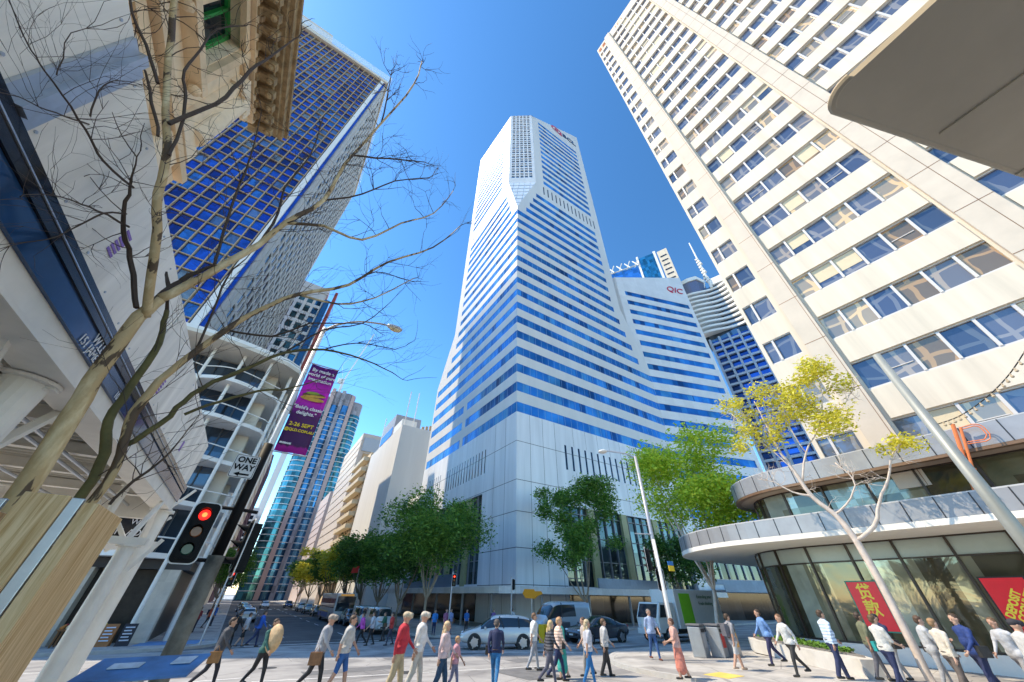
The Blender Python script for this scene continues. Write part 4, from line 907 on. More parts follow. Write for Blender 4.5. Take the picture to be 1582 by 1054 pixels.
ck=thing('tower_crane','white luffing crane rising from the roof of the glass apartment tower','crane',(13.5,262,124))
m=MB(); m.box(12.6,14.4,261,263,122,136); m.build('mast',wfp,ck); m=MB(); m.tube([(13.5,262,134),(24,262,186)],.6,4); m.build('jib',wfp,ck); m=MB(); m.tube([(13.5,262,134),(9,262,148),(20,262,172)],.12,4); m.build('tie',wfp,ck); m=MB(); m.box(10,13,261,263,132,136); m.build('cab',wfp,ck)
BARE={
'T1' : [(-1.19, 3.5, 2.133, 0.0567), (-1.267, 3.5, 2.474, 0.0623), (-1.324, 3.5, 2.825, 0.0591), (-1.368, 3.5, 3.156, 0.0573), (-1.437, 3.5, 3.577, 0.0518), (-1.471, 3.5, 4.035, 0.049), (-1.447, 3.5, 4.253, 0.043)] ,
'A' : [(-1.438, 3.5, 4.051, 0.033), (-1.572, 3.5, 4.368, 0.0346), (-1.752, 3.5, 4.79, 0.0366), (-2.045, 3.5, 5.423, 0.0397), (-2.297, 3.5, 6.05, 0.0402), (-2.639, 3.5, 6.709, 0.0343), (-3.105, 3.5, 7.717, 0.0379), (-3.764, 3.5, 9.129, 0.0394), (-4.305, 3.5, 10.34, 0.0395)] ,
'B' : [(-1.447, 3.5, 4.253, 0.0387), (-1.3, 3.5, 4.671, 0.0357), (-1.116, 3.5, 5.294, 0.0326), (-1.04, 3.5, 5.772, 0.0295), (-0.837, 3.5, 6.484, 0.0266), (-0.868, 3.5, 7.482, 0.0226), (-0.762, 3.5, 9.149, 0.0199), (-0.611, 3.5, 11.89, 0.0185), (-0.72, 3.5, 13.534, 0.013)] ,
'C' : [(-1.505, 3.45, 4.089, 0.0203), (-1.68, 3.45, 4.381, 0.0211), (-1.845, 3.45, 4.618, 0.0194), (-2.015, 3.45, 4.87, 0.0177), (-2.162, 3.45, 5.228, 0.014), (-2.258, 3.45, 5.435, 0.0096)] ,
'T2' : [(-1.076, 3.7, 2.237, 0.0294), (-1.121, 3.7, 2.472, 0.0312), (-1.112, 3.7, 2.745, 0.0303), (-1.152, 3.7, 3.007, 0.0321), (-1.256, 3.7, 3.234, 0.0297), (-1.282, 3.7, 3.506, 0.0275), (-1.305, 3.7, 3.851, 0.0253), (-1.367, 3.7, 4.077, 0.0219), (-1.433, 3.7, 4.281, 0.0181)] ,
'T3' : [(-0.969, 3.6, 2.238, 0.0291), (-1.006, 3.6, 2.544, 0.0284), (-1.019, 3.6, 2.912, 0.0278), (-1.083, 3.6, 3.128, 0.029), (-1.122, 3.6, 3.285, 0.0337), (-1.121, 3.6, 3.572, 0.028), (-1.041, 3.6, 3.899, 0.0282), (-0.938, 3.6, 4.208, 0.028), (-0.802, 3.6, 4.533, 0.0252), (-0.572, 3.6, 4.901, 0.0221), (-0.134, 3.6, 5.326, 0.0185), (0.202, 3.6, 6.001, 0.0154), (0.772, 3.6, 6.772, 0.012), (1.14, 3.6, 7.669, 0.0072)] ,
'T4' : [(-1.1, 3.75, 3.081, 0.0223), (-0.978, 3.75, 3.295, 0.0219), (-0.936, 3.75, 3.514, 0.021), (-0.833, 3.75, 3.742, 0.0201), (-0.665, 3.75, 3.944, 0.019), (-0.436, 3.75, 4.231, 0.0155), (-0.112, 3.75, 4.408, 0.0132), (0.309, 3.75, 4.438, 0.0093), (0.674, 3.75, 4.385, 0.006)] ,
'T5' : [(-0.896, 3.8, 3.423, 0.0126), (-0.72, 3.8, 3.598, 0.0134), (-0.484, 3.8, 3.773, 0.0119), (-0.243, 3.8, 3.887, 0.0075), (0.002, 3.8, 4.087, 0.0054)] ,
'a1' : [(-2.446, 3.4, 6.391, 0.0246), (-2.392, 3.4, 6.771, 0.0233), (-2.351, 3.4, 7.409, 0.0225), (-2.464, 3.4, 8.29, 0.0214), (-2.491, 3.4, 9.098, 0.0157), (-2.523, 3.4, 10.082, 0.0104)] ,
'a2' : [(-2.737, 3.3, 6.82, 0.0195), (-3.149, 3.3, 7.394, 0.0174), (-3.528, 3.3, 7.888, 0.015), (-4.0, 3.3, 8.655, 0.0128)] ,
'a3' : [(-2.234, 3.45, 5.957, 0.0158), (-2.364, 3.45, 6.45, 0.0169), (-2.613, 3.45, 7.054, 0.018), (-2.863, 3.45, 7.542, 0.0157), (-3.019, 3.45, 8.236, 0.0136), (-3.164, 3.45, 8.967, 0.0118), (-3.05, 3.45, 9.585, 0.008)] ,
'a4' : [(-2.39, 3.4, 6.124, 0.0158), (-2.68, 3.4, 6.574, 0.0164), (-2.993, 3.4, 7.068, 0.0114), (-3.177, 3.4, 7.145, 0.0085)] ,
'c1' : [(-2.156, 3.4, 5.276, 0.0117), (-2.454, 3.4, 5.442, 0.0111), (-2.662, 3.4, 5.653, 0.0103), (-2.972, 3.4, 5.957, 0.0095), (-3.337, 3.4, 6.272, 0.0077), (-3.537, 3.4, 6.455, 0.0068), (-3.701, 3.4, 6.623, 0.0049)] ,
'c2' : [(-2.777, 3.4, 5.832, 0.0086), (-2.921, 3.4, 5.793, 0.0074), (-3.077, 3.4, 5.77, 0.0059), (-3.208, 3.4, 5.782, 0.0036)] ,
'c3' : [(-2.833, 3.4, 5.939, 0.0077), (-2.998, 3.4, 6.377, 0.0071), (-3.032, 3.4, 6.624, 0.0048)] ,
'c4' : [(-1.944, 3.4, 4.818, 0.011), (-2.176, 3.4, 4.866, 0.0086), (-2.338, 3.4, 4.867, 0.0067), (-2.474, 3.4, 4.834, 0.0041)] ,
'c5' : [(-2.028, 3.4, 4.95, 0.0089), (-2.129, 3.4, 4.858, 0.0078), (-2.163, 3.4, 4.632, 0.0057), (-2.187, 3.4, 4.477, 0.0039)] ,
'c6' : [(-3.282, 3.4, 6.293, 0.0058), (-3.395, 3.4, 6.587, 0.004)] ,
'b1' : [(-1.04, 3.5, 5.772, 0.0206), (-0.68, 3.5, 6.008, 0.019), (-0.212, 3.5, 6.097, 0.0161), (0.18, 3.5, 6.82, 0.0137), (0.612, 3.5, 7.484, 0.0101), (0.852, 3.5, 8.494, 0.0067)] ,
'b2' : [(-0.847, 3.5, 7.84, 0.0157), (-0.381, 3.5, 8.315, 0.0137), (0.125, 3.5, 8.819, 0.0093)] ,
'b3' : [(-0.746, 3.5, 9.327, 0.0148), (-0.958, 3.5, 10.738, 0.0124), (-1.122, 3.5, 11.738, 0.0078)] ,
'b4' : [(-1.148, 3.6, 5.382, 0.0167), (-1.185, 3.6, 5.986, 0.0152), (-1.304, 3.6, 6.494, 0.0129), (-1.314, 3.6, 7.432, 0.0102), (-1.522, 3.6, 8.61, 0.0066)] ,
'b5' : [(-1.276, 3.5, 4.734, 0.0145), (-1.43, 3.5, 5.258, 0.0146), (-1.587, 3.5, 5.89, 0.0136), (-1.725, 3.5, 6.529, 0.011), (-1.969, 3.5, 7.386, 0.0081)] ,
'b6' : [(-0.849, 3.55, 6.545, 0.0135), (-0.476, 3.55, 7.097, 0.012), (-0.144, 3.55, 7.859, 0.0109), (0.332, 3.55, 8.507, 0.0074)] ,
't31' : [(-0.572, 3.6, 4.901, 0.0138), (-0.176, 3.6, 4.964, 0.0116), (0.203, 3.6, 5.284, 0.0095), (0.607, 3.6, 5.912, 0.0064)] ,
't32' : [(-0.938, 3.6, 4.208, 0.0117), (-0.587, 3.6, 4.285, 0.0109), (-0.328, 3.6, 4.584, 0.0086), (0.166, 3.6, 4.822, 0.0059)] ,
't33' : [(-1.041, 3.6, 3.899, 0.0108), (-1.114, 3.6, 4.37, 0.0104), (-1.193, 3.6, 4.784, 0.009), (-1.163, 3.6, 5.117, 0.0053)] ,
't34' : [(-0.134, 3.6, 5.326, 0.0111), (0.091, 3.6, 5.719, 0.008), (0.435, 3.6, 5.804, 0.0056)] ,
't41' : [(-0.436, 3.75, 4.231, 0.0103), (-0.193, 3.75, 4.655, 0.0085), (0.173, 3.75, 4.931, 0.0068), (0.394, 3.75, 5.39, 0.0047)] ,
't42' : [(-0.112, 3.75, 4.408, 0.0083), (0.181, 3.75, 4.625, 0.0071), (0.638, 3.75, 4.717, 0.005)] ,
'tw' : [(-0.9, 3.5, 2.656, 0.0097), (-0.86, 3.5, 2.806, 0.0101), (-0.8, 3.5, 2.927, 0.0085), (-0.763, 3.5, 3.078, 0.0059)] ,
}
SPARSE={
'trunk' : [(19.63, 5.16, -0.11, 0.122), (19.63, 5.17, 0.19, 0.125), (19.64, 5.14, 1.43, 0.124), (19.64, 5.13, 2.78, 0.124), (19.63, 5.19, 4.12, 0.122), (19.57, 5.4, 5.06, 0.096), (19.45, 5.82, 5.79, 0.09), (19.39, 6.01, 7.0, 0.071), (19.33, 6.19, 8.1, 0.05), (19.33, 6.21, 9.43, 0.039), (19.32, 6.23, 10.53, 0.02)] ,
'r' : [(19.63, 5.19, 4.12, 0.081), (19.81, 4.42, 4.56, 0.07), (19.92, 3.93, 5.35, 0.051), (20.03, 3.3, 6.09, 0.041), (20.12, 2.71, 6.97, 0.031), (20.19, 2.14, 7.34, 0.015)] ,
'l2' : [(19.45, 5.82, 5.79, 0.056), (19.27, 6.38, 6.08, 0.035), (19.09, 6.89, 6.58, 0.024), (18.9, 7.42, 6.8, 0.012)] ,
'm' : [(19.57, 5.4, 5.06, 0.043), (19.76, 4.66, 5.58, 0.032), (19.84, 4.28, 6.27, 0.027), (19.79, 4.54, 6.99, 0.023)] ,
'u' : [(19.42, 5.9, 6.42, 0.046), (19.6, 5.3, 7.59, 0.036), (19.82, 4.41, 8.58, 0.03), (19.97, 3.67, 9.97, 0.025), (20.03, 3.32, 11.64, 0.013)] ,
'u2' : [(19.6, 5.3, 7.59, 0.03), (19.57, 5.38, 9.19, 0.025), (19.68, 5.0, 10.84, 0.016)] ,
'u3' : [(19.82, 4.41, 8.58, 0.024), (20.03, 3.32, 9.18, 0.018), (20.14, 2.54, 9.86, 0.012)] ,
'l3' : [(19.39, 6.01, 7.0, 0.036), (19.22, 6.54, 8.18, 0.025), (19.03, 7.07, 9.32, 0.02), (18.91, 7.37, 10.12, 0.014)] ,
}
LEAFB= [(19.11, 6.85, 9.97), (18.98, 7.2, 10.64), (19.46, 5.79, 10.2), (19.1, 6.88, 9.09), (19.68, 5.0, 10.84), (19.89, 4.06, 10.84), (20.04, 3.24, 11.53), (20.04, 3.23, 10.14), (19.99, 3.55, 8.94), (19.77, 4.62, 9.8), (19.8, 4.48, 9.25), (19.51, 5.6, 11.07), (19.51, 5.62, 9.26), (19.86, 4.2, 8.52), (18.9, 7.4, 8.37), (20.14, 2.51, 7.18), (20.18, 2.16, 7.29), (20.05, 3.2, 11.02), (19.67, 5.02, 10.12), (19.29, 6.32, 8.45)]
# ---------------- trees ----------------
barkl=mat('smooth_pale_bark',(.50,.38,.20),rough=.7,var=.35,scale=5,bump=.35,bscale=25)
def patchy(m,c1,c2,c3):
    n=m.node_tree; N=n.nodes; L=n.links; tc=N.new('ShaderNodeTexCoord'); mp=N.new('ShaderNodeMapping'); mp.inputs['Scale'].default_value=(5,5,1.3); nz=N.new('ShaderNodeTexNoise'); nz.inputs['Scale'].default_value=1.1; nz.inputs['Detail'].default_value=5; nz.inputs['Roughness'].default_value=.6
    L.new(tc.outputs['Object'],mp.inputs[0]); L.new(mp.outputs[0],nz.inputs[0]); cr=N.new('ShaderNodeValToRGB'); e=cr.color_ramp.elements; e[0].position=.36; e[0].color=(*c1,1); e[1].position=.62; e[1].color=(*c3,1)
    for p,c in ((.445,c1),(.465,c2),(.53,c2)): x=e.new(p); x.color=(*c,1)
    L.new(nz.outputs[0],cr.inputs[0]); L.new(cr.outputs[0],N['Principled BSDF'].inputs['Base Color'])
patchy(barkl,(.10,.06,.03),(.50,.35,.17),(.68,.53,.30))
barkd=mat('mossy_bark',(.13,.11,.035),rough=.8,var=.4,scale=7,bump=.4,bscale=25)
twm=mat('dark_twig',(.07,.045,.03),rough=.8,var=.2); barkg=mat('grey_tree_bark',(.32,.25,.18),rough=.85,var=.3,scale=4,bump=.4,bscale=20); barkw=mat('white_tree_bark',(.62,.52,.44),rough=.75,var=.2,scale=4,bump=.25,bscale=20)
def smooth_path(pts,n=3,jit=0):
    P=[np.array(p,float) for p in pts]; out=[]
    for i in range(len(P)-1):
        p0=P[max(i-1,0)];p1=P[i];p2=P[i+1];p3=P[min(i+2,len(P)-1)]
        for k in range(n):
            t=k/n; q=.5*((2*p1)+(-p0+p2)*t+(2*p0-5*p1+4*p2-p3)*t*t+(-p0+3*p1-3*p2+p3)*t**3)
            if jit: q[:3]+=rng.normal(0,jit,3)
            out.append(q)
    out.append(P[-1]); return out
bare=thing('bare_tree','leafless spreading tree with smooth tan bark rising from the timber guard at left','tree',(-1.2,3.5,.13))
tw=MB(); main=MB(); mos=MB()
def twigs(p,d,r,depth,mb):
    """crooked forking twig"""
    L=random.uniform(.28,.55)*(1.0 if depth>1 else .7)
    q=[Vector(p)]; dd=Vector(d)
    for k in range(4):
        dd=(dd+Vector((random.gauss(0,.18),random.gauss(0,.18),random.gauss(0,.16)+.05))).normalized(); q.append(q[-1]+dd*L/4)
    mb.tube(q,[r,r*.85,r*.7,r*.6,r*.4],4,cap=False)
    if depth>0:
        for _ in range(random.choice((2,2,3))):
            k=random.choice((2,3,4)); a=Vector((random.gauss(0,1),random.gauss(0,.8),random.gauss(.25,.8))).normalized()
            twigs(q[k],(dd*1.1+a*.85).normalized(),r*.6,depth-1,mb)
for k,pts in BARE.items():
    pts=[list(p) for p in pts]
    if k=='A' or k[0]=='a':
        for i,p in enumerate(pts):
            f=max(.80,1-.055*i) if k=='A' else .80
            p[0]*=f; p[1]*=f; p[2]=2.2+(p[2]-2.2)*f; p[3]*=f
    if k=='C' or k[0]=='c':
        for p in pts:
            if p[0]<-1.8: f=1.8/-p[0]; p[0]*=f; p[1]*=f; p[2]=2.2+(p[2]-2.2)*f; p[3]*=f
    if k in ('T1','T2','T3'): pts=[[pts[0][0]+.12,pts[0][1],.1,pts[0][3]*1.35],[pts[0][0]+.05,pts[0][1],1.1,pts[0][3]*1.2]]+pts
    sp_=smooth_path(pts,3,.004 if pts[0][3]>.01 else .002); big=pts[0][3]>.026
    tgt=mos if k in ('T2','T4','T5') else (main if big or k[0] in 'TBA' or k in('b1','t31') else tw)
    tgt.tube([q[:3] for q in sp_],[max(q[3],.0028) for q in sp_],8 if big else 5)
    nt_=len(sp_); rs=.0075
    dens={'T1':0,'T2':3,'T3':15,'T4':13,'T5':8,'A':16,'B':18,'C':10}.get(k,10)
    for _ in range(dens):
        i=random.randrange(max(1,int(nt_*.35)),nt_-1); q=sp_[i]; dv=Vector(sp_[min(i+1,nt_-1)][:3])-Vector(sp_[i-1][:3])
        if dv.length<1e-6: continue
        dv.normalize(); a=Vector((random.gauss(0,1),random.gauss(0,.5),random.gauss(.3,.8))).normalized()
        dist=(Vector(q[:3])-Vector((0,0,2.2))).length
        twigs(q[:3],(dv*.7+a).normalized(),min(rs,q[3]*.7)*max(.55,dist/8),2 if k[0] in 'TABb' else 1,tw)
    q=sp_[-1]; dv=(Vector(q[:3])-Vector(sp_[-3][:3])).normalized(); twigs(q[:3],dv,max(.003,q[3]),1,tw)
main.build('trunk',barkl,bare,smooth=True); mos.build('limb',barkd,bare,smooth=True); tw.build('twigs',twm,bare)
gd=thing('tree_guard','tall pine board tree guard with metal corner strips at the lower left edge','tree guard',(-.9,3.0,.13))
pine=mat('pine_board',(.60,.38,.16),rough=.55,var=.0)
def pinemat(m):
    n=m.node_tree; N=n.nodes; L=n.links; tc=N.new('ShaderNodeTexCoord'); mp=N.new('ShaderNodeMapping'); mp.inputs['Scale'].default_value=(14,14,.55); wv=N.new('ShaderNodeTexNoise'); wv.inputs['Scale'].default_value=2.2; wv.inputs['Distortion'].default_value=1.8; wv.inputs['Detail'].default_value=6; wv.inputs['Roughness'].default_value=.65
    L.new(tc.outputs['Object'],mp.inputs[0]); L.new(mp.outputs[0],wv.inputs[0]); cr=N.new('ShaderNodeValToRGB'); cr.color_ramp.elements[0].position=.36; cr.color_ramp.elements[1].position=.6; cr.color_ramp.elements[0].color=(.50,.29,.10,1); cr.color_ramp.elements[1].color=(.78,.56,.30,1); L.new(wv.outputs[0],cr.inputs[0]); L.new(cr.outputs[0],N['Principled BSDF'].inputs['Base Color'])
pinemat(pine)
for x0,x1,y0,y1,z in ((-1.1,-1.07,2.72,2.76,2.50),(-1.0,-.845,2.70,2.73,2.575),(-.79,-.735,2.72,2.76,2.555)):
    MB().box(x0,x1,y0,y1,.13,z).build('board',pine,gd,bevel=.003)
MB().box(-.76,-.735,2.765,3.25,.13,2.555).build('board',pine,gd,bevel=.003); MB().box(-1.1,-1.075,2.765,3.25,.13,2.5).build('board',pine,gd,bevel=.003)
MB().box(-.842,-.795,2.715,2.74,.13,2.57).build('metal_strip',gal,gd,bevel=.003); MB().box(-1.064,-1.04,2.715,2.74,.13,2.54).build('metal_strip',gal,gd,bevel=.003)
# leafy street trees
def leafm(name,c1,c2):
    m=bpy.data.materials.new(name); m.use_nodes=True; n=m.node_tree; N=n.nodes; L=n.links; b=N['Principled BSDF']; b.inputs['Roughness'].default_value=.55
    g=N.new('ShaderNodeTexCoord'); nz=N.new('ShaderNodeTexNoise'); nz.inputs['Scale'].default_value=.9; nz.inputs['Detail'].default_value=8; nz.inputs['Roughness'].default_value=.8; L.new(g.outputs['Object'],nz.inputs[0])
    cr=N.new('ShaderNodeValToRGB'); cr.color_ramp.elements[0].position=.36; cr.color_ramp.elements[1].position=.62; cr.color_ramp.elements[0].color=(*c1,1); cr.color_ramp.elements[1].color=(*c2,1); ge=N.new('ShaderNodeNewGeometry'); ma=N.new('ShaderNodeMath'); ma.operation='MULTIPLY_ADD'; ma.inputs[1].default_value=.42; L.new(ge.outputs['Random Per Island'],ma.inputs[0]); mb_=N.new('ShaderNodeMath'); mb_.operation='ADD'; mb_.inputs[1].default_value=-.21; L.new(nz.outputs[0],mb_.inputs[0]); L.new(mb_.outputs[0],ma.inputs[2]); L.new(ma.outputs[0],cr.inputs[0]); L.new(cr.outputs[0],b.inputs['Base Color'])
    tr=N.new('ShaderNodeBsdfTranslucent'); L.new(cr.outputs[0],tr.inputs[0]); mx=N.new('ShaderNodeMixShader'); mx.inputs[0].default_value=.45; L.new(b.outputs[0],mx.inputs[1]); L.new(tr.outputs[0],mx.inputs[2]); L.new(mx.outputs[0],N['Material Output'].inputs[0])
    return m
lg=leafm('green_leaf',(.05,.15,.018),(.20,.36,.05)); ly=leafm('lime_leaf',(.34,.52,.03),(.72,.80,.07)); lyo=leafm('golden_leaf',(.50,.46,.03),(.84,.78,.10)); ldk=leafm('dark_leaf',(.035,.11,.018),(.14,.27,.04))
def leaves(blobs,n,size,m,name,parent,flat_=.55):
    """n folded leaf sprays spread through shell-weighted blobs (x,y,z,r)"""
    B=np.array(blobs); w=B[:,3]**2.2; w/=w.sum(); idx=rng.choice(len(B),n,p=w)
    d=rng.normal(0,1,(n,3)); d/=np.linalg.norm(d,axis=1)[:,None]; r=rng.random(n)**.42*rng.choice([1,1,1.25,1.5],n)
    c=B[idx,:3]+d*(B[idx,3]*r)[:,None]*np.array([1,1,.72])
    a=rng.normal(0,1,(n,3)); a[:,2]*=.45; a/=np.linalg.norm(a,axis=1)[:,None]
    b=rng.normal(0,1,(n,3)); b-=a*(a*b).sum(1)[:,None]; b/=np.linalg.norm(b,axis=1)[:,None]
    s=size*rng.choice([.45,.7,1,1.3],n)[:,None]*rng.uniform(.8,1.2,n)[:,None]
    nn=np.cross(a,b)
    v=np.stack([c-a*s,c+b*s*.42-nn*s*.1,c+a*s,c-b*s*.42-nn*s*.1],1).reshape(-1,3)
    f=np.arange(4*n).reshape(-1,4)
    me=bpy.data.meshes.new(name); me.vertices.add(4*n); me.vertices.foreach_set('co',v.ravel()); me.loops.add(4*n); me.loops.foreach_set('vertex_index',f.ravel()); me.polygons.add(n); me.polygons.foreach_set('loop_start',np.arange(0,4*n,4)); me.polygons.foreach_set('loop_total',np.full(n,4)); me.update(calc_edges=True); me.materials.append(m)
    o=bpy.data.objects.new(name,me); COL.objects.link(o); o.parent=parent; return o
def street_tree(name,label,loc,h0,R_,H_,n,leaf,size=.2,bark=None,nb=16,lean=(0,0),group=None,stems=3,sparse=1.):
    t=thing(name,label,'tree',loc,random.uniform(0,0),group); blobs=[]
    tm=MB(); fork=h0*.45
    base=[(0,0,0,.17),(lean[0]*.3+random.uniform(-.1,.1),lean[1]*.3,fork*.5,.13),(lean[0]*.5,lean[1]*.5,fork,.12)]
    q=smooth_path(base,3); tm.tube([p[:3] for p in q],[p[3] for p in q],8)
    cz=h0+H_/2
    for i in range(nb):
        a=2*PI*i/nb+random.uniform(-.3,.3); rr=R_*math.sqrt(random.uniform(.03,1))*.78; zz=cz+random.uniform(-.42,.42)*H_*(1-.45*(rr/R_)**2)
        blobs.append((lean[0]+rr*math.cos(a),lean[1]+rr*math.sin(a),zz,R_*random.uniform(.22,.42)*sparse))
    for i in range(min(nb,stems*3)):
        b=blobs[i]; s_=smooth_path([(*base[-1][:3],.085),(b[0]*.35+lean[0]*.3,b[1]*.35+lean[1]*.3,h0*.8,.06),(b[0]*.7,b[1]*.7,(h0+b[2])/2,.04),(b[0],b[1],b[2],.015)],3,.03); tm.tube([p[:3] for p in s_],[abs(p[3]) for p in s_],6)
    lpart(tm,'trunk',bark or barkg,t,smooth=True)
    leaves(blobs,n,size,leaf,'crown',t); return t
random.seed(21)
def gl(x,y): return (x,y,G(y)+.13)
street_tree('street_tree','large round dark green tree left of the tall tower corner, mauve tinged top',gl(15.6,38.6),5.3,5.1,6.4,22000,lg,.165,nb=24)
street_tree('street_tree','loose layered green tree standing in front of the tall tower right face',gl(32.4,34.3),4.9,5.5,11.4,22000,lg,.17,nb=26,sparse=.8)
street_tree('street_tree','bright lime green tree behind the curved bank fascia',gl(27.6,17.0),6.2,4.7,8.2,24000,ly,.15,nb=24,bark=barkw,lean=(1.3,-.6),sparse=.95)
g_='leafy trees along the right footpath'
t0=street_tree('street_tree','dark green footpath tree second from the tower corner in the long row',gl(16,47.5),4.2,4.3,5.6,9000,ldk,.2,nb=18,group=g_)
t1b=street_tree('street_tree','green footpath tree third in the long row, beside the parked vans',gl(16,56),4.2,4.5,6.4,8000,lg,.22,nb=18,group=g_)
ta=street_tree('street_tree','yellow green footpath tree beyond the dark ones in the long row',gl(15.4,84),4.2,4.8,7.6,6000,lyo,.3,nb=16,group=g_)
def tcopy(src,loc,rz,label,s=1):
    return dup(src,loc,rz,label,s)
tcopy(t0,gl(16,65),2.1,'dark green footpath tree fourth in the long row, behind the red flag',1.08)
tcopy(t1b,gl(15.8,74),1.2,'green footpath tree fifth in the long row, just before the golden one',1.1)
tcopy(t0,gl(15.6,98),.7,'small far green tree past the golden tree on the right footpath',1.15)
tcopy(ta,gl(15.2,112),2.4,'second golden tree, far down the right footpath',1.1)
tcopy(t1b,gl(14.8,130),4,'farthest green tree at the end of the right footpath',1.1)
tcopy(t1b,gl(-2.4,92),3,'green tree on the left footpath in front of the blue site wrap',.95)
tcopy(t0,gl(-2.2,118),1.5,'dark small tree furthest along the left footpath',.95)
tcopy(t0,gl(52,35),1.0,'dark green tree beyond the truck on the side street',1.1)
# sparse golden tree in front of the bank
sp2=thing('golden_tree','slender pale barked tree with sparse golden leaves in front of the bank','tree',(20.2,4.6,.13))
m=MB()
for k,pts in SPARSE.items():
    pts=[list(p) for p in pts]
    if k=='trunk': pts=[[pts[0][0]+.1,pts[0][1]-.35,.1,.13]]+pts[1:]
    q=smooth_path(pts,3,.012); m.tube([p[:3] for p in q],[max(.012,p[3]) for p in q],7)
m.build('trunk',barkw,sp2,smooth=True)
m=MB()
for k,pts in SPARSE.items():
    q=smooth_path(pts,3)
    for _ in range(9 if k!='trunk' else 12):
        i=random.randrange(len(q)//2,len(q)-1); d=Vector((random.gauss(-.1,.6),random.gauss(.1,.8),random.gauss(.5,.5))).normalized(); twigs(q[i][:3],d,.014,2,m)
m.build('twigs',barkw,sp2)
lo=leaves([(b[0]+random.uniform(-.3,.3),b[1]+random.uniform(-.4,.4),b[2]+random.uniform(-.1,.1),random.uniform(.25,.75)) for b in LEAFB for _ in range(2)],8500,.085,lyo,'crown',None); lo.parent=sp2; lo.matrix_parent_inverse=parent_inv(sp2)
